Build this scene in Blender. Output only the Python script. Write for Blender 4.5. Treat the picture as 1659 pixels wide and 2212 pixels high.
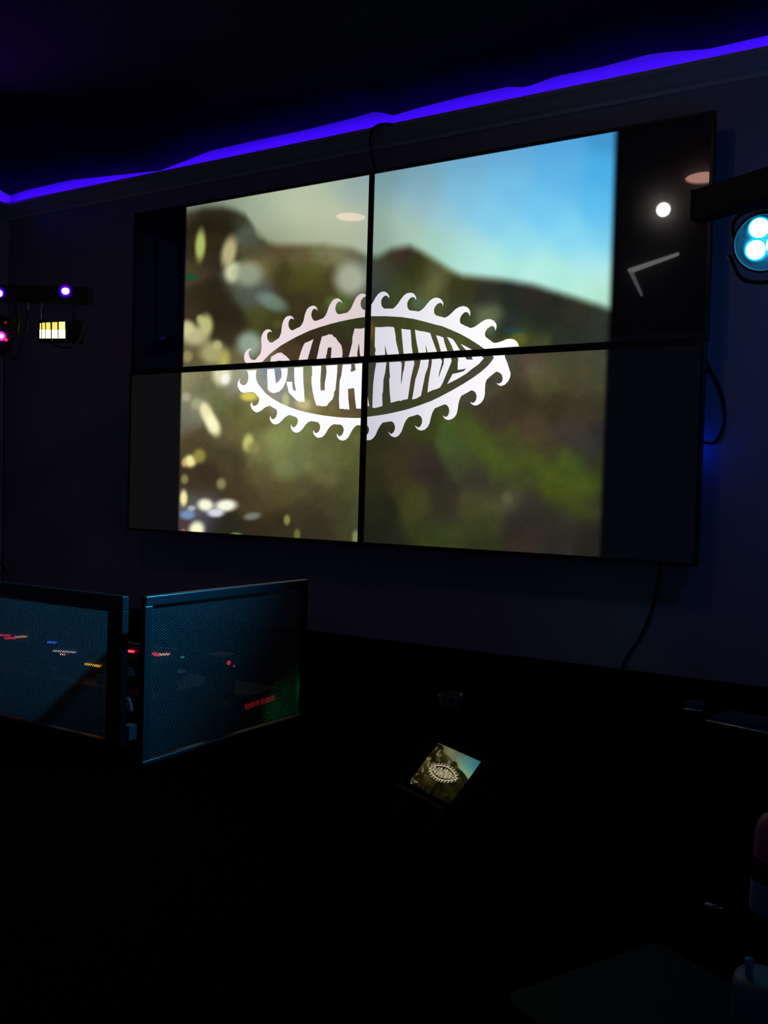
import bpy, bmesh, math, random
import numpy as np
from mathutils import Vector, Matrix

random.seed(4)
for o in list(bpy.data.objects):
    bpy.data.objects.remove(o, do_unlink=True)
scene = bpy.context.scene
COL = scene.collection

# ------------------------------------------------------------------ camera, world, exposure
CAM = np.array([2.9303, -2.8689, 1.55])
YAW, PITCH, ROLL, FPX = 0.510924, -0.025034, 0.028044, 1884.04
def _rot():
    cy, sy = math.cos(YAW), math.sin(YAW)
    fwd = np.array([-sy * math.cos(PITCH), cy * math.cos(PITCH), math.sin(PITCH)])
    r = np.array([cy, sy, 0.0]); u = np.cross(r, fwd)
    r2 = r * math.cos(ROLL) + u * math.sin(ROLL)
    u2 = -r * math.sin(ROLL) + u * math.cos(ROLL)
    return np.stack([r2, u2, -fwd], 1)
ROT = _rot()
cd = bpy.data.cameras.new('camera'); cam = bpy.data.objects.new('camera', cd); COL.objects.link(cam)
cd.sensor_fit = 'HORIZONTAL'; cd.sensor_width = 36.0; cd.lens = 36.0 * FPX / 1659.0
cd.clip_start = 0.05; cd.clip_end = 60
M4 = Matrix.Identity(4)
for i in range(3):
    for j in range(3): M4[i][j] = float(ROT[i, j])
    M4[i][3] = float(CAM[i])
cam.matrix_world = M4
scene.camera = cam

w = bpy.data.worlds.new('night'); scene.world = w; w.use_nodes = True
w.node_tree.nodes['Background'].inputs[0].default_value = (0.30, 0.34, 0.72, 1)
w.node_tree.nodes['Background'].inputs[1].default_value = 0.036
vs = scene.view_settings
vs.view_transform = 'Standard'; vs.look = 'None'; vs.exposure = 0.0; vs.gamma = 1.0
vs.use_curve_mapping = False

# ------------------------------------------------------------------ measuring helpers (pixels of the 1659x2212 frame -> room)
def ray(x, y):
    return ROT @ np.array([(x - 829.5) / FPX, -(y - 1106.0) / FPX, -1.0])
def at_Y(x, y, Y):
    d = ray(x, y); return CAM + d * ((Y - CAM[1]) / d[1])
def at_X(x, y, X):
    d = ray(x, y); return CAM + d * ((X - CAM[0]) / d[0])
def at_Z(x, y, Z):
    d = ray(x, y); return CAM + d * ((Z - CAM[2]) / d[2])
def at_d(x, y, dep):
    return CAM + ray(x, y) * dep
def to_px(P):
    d = (np.atleast_2d(P) - CAM) @ ROT
    return 829.5 + FPX * d[:, 0] / -d[:, 2], 1106.0 - FPX * d[:, 1] / -d[:, 2]

# ------------------------------------------------------------------ material helpers
def s2l(c):
    c = np.asarray(c, float) / 255.0
    return np.where(c <= 0.04045, c / 12.92, ((c + 0.055) / 1.055) ** 2.4)
MATS = {}
def mat(name, col, rough=0.6, metal=0.0, spec=0.5, vary=0.25, scale=30.0, bump=0.0, coat=0.0):
    if name in MATS: return MATS[name]
    m = bpy.data.materials.new(name); m.use_nodes = True
    nt = m.node_tree; b = nt.nodes['Principled BSDF']
    tc = nt.nodes.new('ShaderNodeTexCoord'); nz = nt.nodes.new('ShaderNodeTexNoise')
    nz.inputs['Scale'].default_value = scale; nz.inputs['Detail'].default_value = 4
    nt.links.new(tc.outputs['Object'], nz.inputs['Vector'])
    mx = nt.nodes.new('ShaderNodeMix'); mx.data_type = 'RGBA'
    mx.inputs[6].default_value = (*[c * (1 - vary) for c in col], 1)
    mx.inputs[7].default_value = (*[min(1, c * (1 + vary)) for c in col], 1)
    nt.links.new(nz.outputs['Fac'], mx.inputs[0]); nt.links.new(mx.outputs[2], b.inputs['Base Color'])
    b.inputs['Roughness'].default_value = rough; b.inputs['Metallic'].default_value = metal
    b.inputs['Specular IOR Level'].default_value = spec; b.inputs['Coat Weight'].default_value = coat
    if bump:
        bp = nt.nodes.new('ShaderNodeBump'); bp.inputs['Strength'].default_value = bump
        bp.inputs['Distance'].default_value = 0.004
        nt.links.new(nz.outputs['Fac'], bp.inputs['Height']); nt.links.new(bp.outputs[0], b.inputs['Normal'])
    MATS[name] = m; return m
def glow(name, col, strength):
    if name in MATS: return MATS[name]
    m = bpy.data.materials.new(name); m.use_nodes = True; nt = m.node_tree
    nt.nodes.remove(nt.nodes['Principled BSDF'])
    e = nt.nodes.new('ShaderNodeEmission'); e.inputs[0].default_value = (*col, 1); e.inputs[1].default_value = strength
    nt.links.new(e.outputs[0], nt.nodes['Material Output'].inputs[0])
    MATS[name] = m; return m
def screen_mat(name, attr='picture', refl=0.07, haze=0.020, strength=1.0):
    if name in MATS: return MATS[name]
    m = bpy.data.materials.new(name); m.use_nodes = True; nt = m.node_tree
    nt.nodes.remove(nt.nodes['Principled BSDF'])
    a = nt.nodes.new('ShaderNodeAttribute'); a.attribute_name = attr
    e = nt.nodes.new('ShaderNodeEmission'); e.inputs[1].default_value = strength
    nt.links.new(a.outputs['Color'], e.inputs[0])
    g = nt.nodes.new('ShaderNodeBsdfGlossy'); g.inputs['Color'].default_value = (refl, refl, refl, 1); g.inputs['Roughness'].default_value = 0.022
    h = nt.nodes.new('ShaderNodeBsdfGlossy'); h.inputs['Color'].default_value = (haze, haze, haze, 1); h.inputs['Roughness'].default_value = 0.15
    a1 = nt.nodes.new('ShaderNodeAddShader'); a2 = nt.nodes.new('ShaderNodeAddShader')
    nt.links.new(e.outputs[0], a1.inputs[0]); nt.links.new(g.outputs[0], a1.inputs[1])
    nt.links.new(a1.outputs[0], a2.inputs[0]); nt.links.new(h.outputs[0], a2.inputs[1])
    nt.links.new(a2.outputs[0], nt.nodes['Material Output'].inputs[0])
    MATS[name] = m; return m

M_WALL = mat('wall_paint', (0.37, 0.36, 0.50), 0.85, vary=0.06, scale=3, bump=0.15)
M_LWALL = mat('side_wall_paint', (0.86, 0.86, 0.88), 0.85, vary=0.06, scale=3)
M_TRIM = mat('moulding_paint', (0.60, 0.62, 0.68), 0.6, vary=0.05)
M_CEIL = mat('black_ceiling_fabric', (0.0095, 0.010, 0.0098), 0.95, spec=0.03, vary=0.4, scale=4)
M_FLOOR = mat('dark_floor', (0.006, 0.006, 0.0065), 0.8, spec=0.1)
M_BLACK = mat('black_plastic', (0.012, 0.012, 0.013), 0.45)
M_BEZEL = mat('bezel_plastic', (0.010, 0.010, 0.012), 0.35)
M_DESK = mat('black_desk_cloth', (0.0004, 0.0004, 0.0005), 0.95, spec=0.0)
M_STEEL = mat('black_powder_coated_steel', (0.017, 0.018, 0.020), 0.28, vary=0.12)
M_SHEET = mat('matt_black_sheet', (0.006, 0.006, 0.007), 0.7, spec=0.15)
M_KNUCK = mat('pale_metal_boss', (0.32, 0.33, 0.34), 0.4, vary=0.1)  # pale bosses added so the mesh shows bright dots
M_EDGE = mat('bare_punched_edge', (0.10, 0.105, 0.11), 0.5, vary=0.1)
M_CABLE = mat('black_rubber', (0.008, 0.008, 0.009), 0.6)
M_CHROME = mat('brushed_metal', (0.5, 0.5, 0.52), 0.25, metal=1.0)
M_GLOSS = mat('gloss_black', (0.012, 0.012, 0.014), 0.12, coat=0.6)

# ------------------------------------------------------------------ mesh helpers
def obj(name, bm, m, parent=None, smooth=False):
    me = bpy.data.meshes.new(name); bm.to_mesh(me); bm.free()
    if smooth:
        for p in me.polygons: p.use_smooth = True
    for mm in (m if isinstance(m, (list, tuple)) else [m]): me.materials.append(mm)
    o = bpy.data.objects.new(name, me); COL.objects.link(o)
    if parent: o.parent = parent
    return o
def tag(o, label=None, cat=None, group=None, kind=None):
    if label: o['label'] = label
    if cat: o['category'] = cat
    if group: o['group'] = group
    if kind: o['kind'] = kind
    return o
def thing(name, label, cat, loc=(0, 0, 0), rotz=0.0, group=None, matrix=None):
    o = bpy.data.objects.new(name, None); COL.objects.link(o)
    o.empty_display_size = 0.05
    if matrix is not None: o.matrix_world = matrix
    else:
        o.location = loc; o.rotation_euler = (0, 0, rotz)
    return tag(o, label, cat, group)
def bx(bm, x0, x1, y0, y1, z0, z1, bev=0.0, seg=2):
    r = bmesh.ops.create_cube(bm, size=1.0)
    vsx = r['verts']
    for v in vsx:
        v.co = Vector(((x0 + x1) / 2 + v.co.x * (x1 - x0), (y0 + y1) / 2 + v.co.y * (y1 - y0), (z0 + z1) / 2 + v.co.z * (z1 - z0)))
    if bev:
        es = list({e for v in vsx for e in v.link_edges})
        bmesh.ops.bevel(bm, geom=es, offset=bev, segments=seg, profile=0.5, affect='EDGES')
    return bm
def box(x0, x1, y0, y1, z0, z1, bev=0.0, seg=2):
    return bx(bmesh.new(), x0, x1, y0, y1, z0, z1, bev, seg)
def frame_of(axis):
    a = Vector(axis).normalized()
    t = Vector((0, 0, 1)) if abs(a.z) < 0.9 else Vector((1, 0, 0))
    u = t.cross(a).normalized(); v = a.cross(u)
    return a, u, v
def lathe(bm, prof, origin=(0, 0, 0), axis=(0, 0, 1), n=24, cap=True):
    a, u, v = frame_of(axis); o = Vector(origin); rings = []
    for r, h in prof:
        rings.append([bm.verts.new(o + a * h + (u * math.cos(2 * math.pi * k / n) + v * math.sin(2 * math.pi * k / n)) * max(r, 1e-5)) for k in range(n)])
    for i in range(len(rings) - 1):
        for k in range(n):
            bm.faces.new((rings[i][k], rings[i][(k + 1) % n], rings[i + 1][(k + 1) % n], rings[i + 1][k]))
    if cap:
        bm.faces.new(list(reversed(rings[0]))); bm.faces.new(rings[-1])
    return bm
def lath(prof, origin=(0, 0, 0), axis=(0, 0, 1), n=24, cap=True):
    return lathe(bmesh.new(), prof, origin, axis, n, cap)
def smooth_path(pts, sub=8):
    P = [Vector(p) for p in pts]; out = []
    for i in range(len(P) - 1):
        p0 = P[max(i - 1, 0)]; p1 = P[i]; p2 = P[i + 1]; p3 = P[min(i + 2, len(P) - 1)]
        for k in range(sub):
            t = k / sub
            out.append(0.5 * ((2 * p1) + (p2 - p0) * t + (2 * p0 - 5 * p1 + 4 * p2 - p3) * t * t + (3 * p1 - p0 - 3 * p2 + p3) * t ** 3))
    out.append(P[-1]); return out
def tube(pts, r, n=8, sub=8, bm=None):
    bm = bm or bmesh.new(); path = smooth_path(pts, sub) if sub > 1 else [Vector(p) for p in pts]
    rings = []; ref = None
    for i, p in enumerate(path):
        t = (path[min(i + 1, len(path) - 1)] - path[max(i - 1, 0)]).normalized()
        if ref is None:
            ref = Vector((0, 0, 1)) if abs(t.z) < 0.9 else Vector((1, 0, 0))
        u = (ref - t * ref.dot(t)).normalized(); v = t.cross(u); ref = u
        rings.append([bm.verts.new(p + (u * math.cos(2 * math.pi * k / n) + v * math.sin(2 * math.pi * k / n)) * r) for k in range(n)])
    for i in range(len(rings) - 1):
        for k in range(n):
            bm.faces.new((rings[i][k], rings[i][(k + 1) % n], rings[i + 1][(k + 1) % n], rings[i + 1][k]))
    bm.faces.new(list(reversed(rings[0]))); bm.faces.new(rings[-1])
    return bm
def struct(name, bm, m, parent=None, smooth=False):
    o = obj(name, bm, m, parent, smooth)
    if parent is None: o['kind'] = 'structure'
    return o

# ------------------------------------------------------------------ the room
WY, LX = 0.13, -1.02
MT = 2.945                                     # top of the moulding lip
struct('floor', box(-1.2, 4.6, -5.5, 0.3, -0.1, 0.0), M_FLOOR)
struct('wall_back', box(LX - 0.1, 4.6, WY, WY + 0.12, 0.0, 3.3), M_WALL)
struct('wall_left', box(LX - 0.12, LX, -1.1, WY, 0.0, 3.3), M_LWALL)

# black fabric ceiling: its edge at the back wall hangs in shallow waves
prof_px = [(0, 12), (60, 19), (150, 21), (230, 13), (300, 6), (345, 1), (400, 11), (450, 21), (550, 24), (650, 24), (750, 28), (812, 33),
           (850, 16), (900, 21), (1000, 26), (1100, 27), (1135, 18), (1200, 28), (1300, 28), (1400, 34), (1450, 30), (1530, 19), (1659, 22)]
edge = []
for x, t in prof_px:
    yb = to_px(np.array([at_Y(x, 445 - 0.212 * x, 0.05)]))[1][0]
    # pixel row of the moulding lip along this column
    lo, hi = -400.0, 900.0
    for _ in range(40):
        mid = (lo + hi) / 2
        if at_Y(x, mid, 0.05)[2] > MT: lo = mid
        else: hi = mid
    q = at_Y(x, lo - t, WY)
    edge.append((q[0], q[2]))
ex = np.array([e[0] for e in edge]); ez = np.array([e[1] for e in edge])
XS = np.linspace(LX, 4.6, 190); ZE = np.interp(XS, ex, ez)
YS = [WY, 0.09, 0.04, -0.02, -0.12, -0.3, -0.8, -1.6, -2.6, -4.0, -5.5]
bm = bmesh.new(); grid = []
for j, Y in enumerate(YS):
    f = min(1.0, max(0.0, (WY - Y) / 0.22)); f = f * f * (3 - 2 * f)
    grid.append([bm.verts.new((X, Y, ZE[i] * (1 - f) + f * (3.075 + 0.006 * math.sin(X * 5 + j)))) for i, X in enumerate(XS)])
for j in range(len(YS) - 1):
    for i in range(len(XS) - 1):
        bm.faces.new((grid[j][i], grid[j + 1][i], grid[j + 1][i + 1], grid[j][i + 1]))
struct('ceiling', bm, M_CEIL, smooth=True)

def sweep_x(prof, x0, x1):
    bm = bmesh.new(); a = [bm.verts.new((x0, y, z)) for y, z in prof]; b = [bm.verts.new((x1, y, z)) for y, z in prof]
    n = len(prof)
    for i in range(n): bm.faces.new((a[i], a[(i + 1) % n], b[(i + 1) % n], b[i]))
    bm.faces.new(a); bm.faces.new(list(reversed(b))); return bm
mp = [(WY, 2.885), (WY - 0.012, 2.885), (WY - 0.018, 2.897), (WY - 0.035, 2.905), (WY - 0.060, 2.922), (WY - 0.072, 2.928), (WY - 0.080, 2.932),
      (WY - 0.080, MT), (WY - 0.070, MT), (WY - 0.068, 2.932), (WY, 2.932)]
struct('trim_1', sweep_x(mp, LX, 4.6), M_TRIM)
bm = sweep_x(mp, 0, 1.22)                        # the same moulding along the left wall
for v in bm.verts:
    x, y, z = v.co
    v.co = (LX + (WY - y), WY - 0.0 - x, z)
bmesh.ops.recalc_face_normals(bm, faces=bm.faces[:])
struct('trim_2', bm, M_TRIM)

M_LED = glow('violet_led_strip', (0.060, 0.0015, 1.0), 46.0)
bm = box(LX + 0.03, 4.55, WY - 0.0678, WY - 0.0668, 2.9325, 2.9415)
tag(obj('led_strip', bm, M_LED), 'violet LED strip lying on the moulding above the video wall', 'led strip')
bm = box(LX + 0.0668, LX + 0.0678, -0.35, WY - 0.07, 2.9325, 2.9415)
tag(obj('led_strip', bm, M_LED), 'violet LED strip on the moulding of the left side wall', 'led strip')

# ------------------------------------------------------------------ the picture shown on the screens
UL_SKY = """500 432 135 150 125;540 430 165 180 155;600 420 175 190 160;560 470 150 165 145;600 480 186 197 168;660 400 180 192 165;720 395 165 185 165;
780 385 140 165 165;790 420 150 175 175;650 450 185 197 165;700 470 188 196 165;740 480 185 192 165;785 470 175 185 165;790 510 165 180 160;740 515 175 182 155;
700 520 165 175 145;640 520 165 175 145;590 515 135 142 115;420 440 120 130 110;460 435 125 138 118"""
UR_SKY = """815 375 115 155 160;850 368 115 150 165;900 360 115 160 180;1000 345 110 170 205;1100 325 100 170 215;1200 305 85 165 220;1330 285 65 150 205;
815 420 135 165 165;900 400 130 175 190;900 440 140 180 200;1000 420 125 190 220;1100 400 115 190 230;1200 380 95 180 230;1320 380 75 175 230;
815 480 145 170 155;880 470 165 195 185;960 480 150 200 215;1060 470 130 205 235;1180 450 115 200 240;1310 450 95 190 238;
815 525 140 165 150;880 505 168 195 175;950 530 165 212 205;1020 540 165 220 225;1120 530 145 218 238;1220 520 135 215 242;1310 520 120 205 240;
940 550 160 205 185;1000 570 175 228 215;1080 580 175 235 225;1180 580 175 235 230;1280 570 165 230 240;1310 600 185 235 230;1100 600 165 225 205;
1200 612 170 230 205;1280 640 178 232 205;1315 652 165 212 175;1050 588 195 242 228;1150 602 195 245 232;1250 628 190 243 230;1310 638 190 240 222;980 570 178 226 208;920 538 168 205 182"""
UL_DARK = """410 455 75 72 55;430 480 42 34 20;470 450 55 50 38;480 480 38 31 19;520 470 60 58 40;545 500 85 95 85;560 530 75 72 50;430 540 55 46 27;470 530 50 45 28;
410 590 70 62 40;570 585 110 100 60;560 620 80 85 85;540 640 80 88 70;440 640 48 40 22;480 650 46 38 20;520 620 85 90 75;600 540 90 75 50;650 560 95 88 55;640 600 75 75 30;
680 590 80 80 35;610 600 65 55 30;700 550 112 112 75;640 650 62 55 28;700 640 70 66 32;740 560 125 128 92;760 540 100 95 65;720 600 75 72 40;785 560 105 112 95;790 600 110 115 105;
785 640 85 88 70;740 660 75 90 45;500 690 44 36 20;560 690 75 75 35;420 775 100 92 60;500 720 60 50 30;400 660 60 50 30;600 700 65 62 28;660 700 60 50 28;700 720 60 50 30;
750 700 55 60 30;620 770 80 60 38;690 740 60 45 30;780 700 55 55 30;580 770 110 105 75;500 780 100 95 65;730 755 58 48 32"""
UR_DARK = """830 580 65 65 50;870 560 60 50 38;900 580 58 62 28;860 620 65 72 40;810 600 60 70 65;810 640 55 62 55;940 590 88 88 55;930 640 80 85 50;1000 620 62 62 34;1000 680 62 70 45;
1050 640 50 50 38;1060 680 100 112 80;1100 650 40 46 39;1100 700 38 48 46;1150 640 48 45 38;1150 700 42 50 38;1180 680 42 45 35;1250 680 50 50 40;1300 690 52 58 48;1310 720 45 52 48;
1230 730 45 52 40;1120 730 80 90 30;1150 740 70 75 45;1250 745 45 48 38;880 700 70 75 35;840 700 65 65 40;920 700 78 82 50;1000 730 80 85 45;1030 750 72 72 50;800 740 70 62 28;900 740 72 74 36"""
LL_ALL = """395 815 150 145 110;420 815 130 125 85;500 830 140 140 120;540 820 160 160 135;420 850 105 105 75;410 870 125 125 110;470 860 105 110 65;425 875 145 145 115;400 900 110 105 85;
520 880 100 98 55;560 900 95 95 55;480 930 95 88 55;430 960 80 70 45;440 1030 65 52 35;420 1060 60 48 32;420 1085 100 100 100;400 1135 75 60 60;440 1125 70 70 80;480 1140 45 42 28;
600 1060 85 74 45;560 1030 92 84 50;560 1090 77 65 38;600 1140 58 48 30;560 1145 55 45 28;520 1060 70 58 36;500 1000 78 68 42;560 970 114 114 68;600 950 130 138 82;640 930 114 124 72;
650 990 112 118 72;620 1010 115 122 75;700 960 98 102 60;700 1020 96 98 58;760 980 88 90 48;760 1050 80 82 45;700 1080 72 68 40;650 1050 85 80 48;740 1120 65 65 38;690 1140 55 50 33;
765 1110 72 75 42;660 1110 65 55 35;600 860 150 140 120;620 850 130 130 135;590 820 130 140 155;660 850 130 125 80;655 870 165 160 110;700 890 115 105 60;760 890 95 80 50;640 830 125 130 100;
750 930 95 100 55;730 830 100 90 72;550 870 130 128 80"""
LR_ALL = """1140 780 80 70 55;1200 760 70 72 48;1280 760 72 72 52;1310 770 68 72 58;1150 800 92 82 62;1180 830 78 78 45;1250 820 72 70 45;1310 820 70 72 48;1120 830 65 60 38;1130 870 62 52 35;
1200 880 60 55 32;1280 880 62 58 40;1060 900 62 55 40;1150 920 78 65 45;1230 930 65 58 48;1310 940 46 44 44;1020 930 72 82 32;980 960 70 90 40;1040 960 75 85 32;1110 960 70 75 35;
1180 970 65 62 38;1260 970 58 55 48;900 930 60 68 28;860 950 60 55 35;810 960 45 48 22;830 1000 58 55 28;900 980 60 52 35;920 1010 55 45 38;1000 1000 68 75 40;1080 1010 72 85 30;
1160 1000 72 85 28;1230 1000 70 90 28;1300 1010 52 56 30;810 1040 45 46 22;870 1040 60 55 28;950 1060 52 48 35;1030 1030 58 55 45;1080 1060 60 60 38;1130 1040 65 70 32;1200 1050 72 82 22;
1280 1050 75 88 25;1310 1070 42 45 28;820 1100 38 40 21;900 1080 68 72 30;960 1100 55 52 35;1030 1090 72 72 42;1095 1075 80 80 52;1140 1090 55 52 42;1220 1080 68 75 28;1280 1100 60 65 30;
820 1150 33 35 20;900 1140 58 62 28;960 1160 58 65 30;1050 1130 60 66 30;1120 1130 48 45 38;1200 1120 50 48 38;1290 1140 42 39 30;1050 1180 52 55 28;1120 1170 55 45 35;1200 1170 48 45 35;
1290 1180 40 37 29;850 1170 38 42 22;820 800 62 60 45;900 800 75 68 45;960 830 70 72 45;1030 830 72 70 55;850 880 62 66 40;1090 790 75 75 60"""
# x y rx ry tilt r g b opacity (softly edged patches of out-of-focus light)
BLOBS = {'UL': [(433, 530, 11, 33, 3, 160, 172, 95, .95), (495, 545, 16, 34, 12, 170, 160, 118, .95), (503, 588, 17, 22, 15, 188, 192, 150, .95), (537, 592, 30, 26, 0, 135, 146, 122, .85),
                (410, 598, 15, 5, 8, 5, 78, 48, .9), (588, 652, 34, 17, 25, 102, 124, 112, .8), (757, 603, 34, 34, 0, 155, 160, 140, .9), (445, 703, 15, 24, 0, 172, 172, 112, .95),
                (415, 722, 34, 22, 20, 172, 166, 125, .95), (460, 762, 27, 24, 0, 155, 152, 105, .9), (484, 778, 13, 20, 10, 155, 150, 78, .9), (538, 742, 26, 26, 0, 135, 152, 138, .9),
                (758, 471, 0.1, 0.1, 0, 0, 0, 0, 0), (725, 655, 22, 12, 20, 85, 105, 55, .6), (560, 505, 14, 8, 60, 120, 130, 90, .5), (404, 708, 14, 16, 0, 190, 184, 140, .8), (432, 690, 8, 10, 0, 182, 180, 120, .7), (470, 745, 10, 10, 0, 178, 170, 118, .7), (404, 770, 12, 12, 0, 150, 140, 95, .7), (600, 700, 12, 9, 0, 82, 78, 40, .5)],
         'UR': [(935, 625, 14, 30, 20, 96, 100, 58, .8), (1112, 715, 22, 7, 0, 38, 62, 82, .7), (905, 655, 16, 14, 0, 80, 105, 75, .7), (1120, 733, 18, 14, 0, 95, 100, 38, .7), (800, 715, 10, 20, 0, 110, 82, 22, .7)],
         'LL': [(480, 808, 20, 24, 0, 205, 198, 165, .95), (447, 893, 13, 26, -25, 225, 215, 165, .9), (460, 918, 14, 24, -25, 250, 240, 180, .95), (425, 872, 12, 12, 0, 150, 155, 118, .8),
                (536, 956, 11, 18, 10, 178, 174, 100, .95), (548, 968, 14, 12, 0, 125, 120, 72, .8), (411, 996, 13, 13, 0, 225, 212, 140, .97), (431, 985, 13, 15, 0, 135, 128, 58, .9),
                (399, 1035, 8, 10, 0, 122, 122, 72, .9), (478, 1045, 10, 12, 0, 126, 122, 78, .9), (397, 1076, 8, 17, 0, 228, 216, 150, .95), (444, 1091, 17, 13, 10, 238, 236, 200, .97),
                (488, 1092, 23, 13, -5, 246, 244, 208, .97), (466, 1108, 18, 9, 0, 205, 208, 220, .9), (405, 1112, 16, 10, 0, 108, 134, 178, .9), (545, 1115, 18, 8, -8, 115, 120, 115, .8),
                (425, 1144, 16, 18, 20, 245, 234, 190, .97), (512, 1157, 13, 6, 10, 105, 145, 70, .9), (620, 1123, 7, 11, 0, 125, 128, 62, .9), (642, 1154, 7, 11, 0, 98, 102, 52, .9),
                (769, 1161, 8, 15, 0, 118, 128, 78, .9), (538, 856, 18, 10, 0, 200, 190, 85, .9), (617, 865, 8, 16, 0, 170, 178, 118, .8), (487, 818, 10, 12, 0, 240, 236, 215, .8), (440, 880, 7, 9, 0, 215, 205, 165, .7), (402, 858, 10, 10, 0, 165, 160, 130, .7), (398, 1000, 6, 9, 0, 190, 170, 110, .7), (414, 1098, 9, 6, 0, 180, 185, 195, .7), (396, 1150, 6, 8, 0, 150, 120, 80, .7), (655, 872, 16, 12, 20, 190, 180, 125, .7)],
         'LR': [(1096, 1075, 12, 14, 0, 88, 88, 58, .7), (1150, 798, 16, 12, 0, 96, 86, 66, .6)]}
RIDGE = np.array([(380, 462), (400, 458), (440, 448), (480, 447), (510, 454), (530, 464), (545, 483), (560, 506), (580, 524), (600, 529), (650, 529), (700, 528), (760, 536), (795, 552), (815, 555), (845, 538),
                  (885, 531), (910, 543), (940, 561), (980, 587), (1000, 595), (1050, 600), (1100, 606), (1150, 615), (1200, 630), (1250, 645), (1300, 661), (1345, 678)], float)
def parse(s): return np.array([[float(v) for v in t.split()] for t in s.replace('\n', '').split(';')])
CTRL = {k: parse(v) for k, v in dict(UL_SKY=UL_SKY, UR_SKY=UR_SKY, UL_DARK=UL_DARK, UR_DARK=UR_DARK, LL=LL_ALL, LR=LR_ALL).items()}
def blend(ctrl, x, y, sig):
    d2 = (x[:, None] - ctrl[None, :, 0]) ** 2 + (y[:, None] - ctrl[None, :, 1]) ** 2
    wgt = np.exp(-d2 / (2 * sig * sig)) + 1e-7 / (1 + d2 / 1e4)
    return (wgt @ ctrl[:, 2:5]) / wgt.sum(1)[:, None]
NOISE = np.random.RandomState(7).uniform(-1, 1, (4, 97, 97))
def vnoise(x, y, cell, ch):
    u, v = x / cell, y / cell; i = np.floor(u).astype(int); j = np.floor(v).astype(int); fu, fv = u - i, v - j
    fu = fu * fu * (3 - 2 * fu); fv = fv * fv * (3 - 2 * fv); N = NOISE[ch]
    g = lambda a, b: N[(i + a) % 97, (j + b) % 97]
    return (g(0, 0) * (1 - fu) + g(1, 0) * fu) * (1 - fv) + (g(0, 1) * (1 - fu) + g(1, 1) * fu) * fv
def paint(q, x, y):
    if q[0] == 'U':
        sky = blend(CTRL[q + '_SKY'], x, y, 30.0); dark = blend(CTRL[q + '_DARK'], x, y, 17.0)
        ry = np.interp(x, RIDGE[:, 0], RIDGE[:, 1]); soft = 14.0 if q == 'UL' else 16.0
        t = np.clip((y - ry + soft * 0.85) / (1.75 * soft), 0, 1); t = (t * t * (3 - 2 * t))[:, None]
        c = sky * (1 - t) + dark * t
    else:
        c = blend(CTRL[q], x, y, 19.0)
        t = np.ones((len(x), 1))
    amp = 0.004 + 0.050 * t
    for cell, k_ in ((34.0, 1.0), (15.0, 0.7), (7.0, 0.55)):
        c = c * (1 + amp * k_ * np.stack([vnoise(x, y, cell, 1), vnoise(x, y, cell, 1) * 0.8 + 0.3 * vnoise(x, y, cell, 2), vnoise(x, y, cell, 1) * 0.7 + 0.5 * vnoise(x, y, cell, 3)], 1))
    lum = c.mean(1, keepdims=True); c = c * np.clip(0.90 + 0.10 * (lum - 45) / 40, 0.88, 1.0)
    for bx_, by, rx, ry_, tilt, r, g, b, op in BLOBS[q]:
        a = math.radians(tilt); dx, dy = x - bx_, y - by
        u = dx * math.cos(a) + dy * math.sin(a); v = -dx * math.sin(a) + dy * math.cos(a)
        d = np.sqrt((u / rx) ** 2 + (v / ry_) ** 2)
        k = np.clip((1.5 - d) / 1.05, 0, 1); k = (k * k * (3 - 2 * k) * op)[:, None]
        c = c * (1 - k) + np.minimum(np.array([r, g, b]) * (1.12 if q[1] == 'L' else 1.0), 255) * k
    return c

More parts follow.
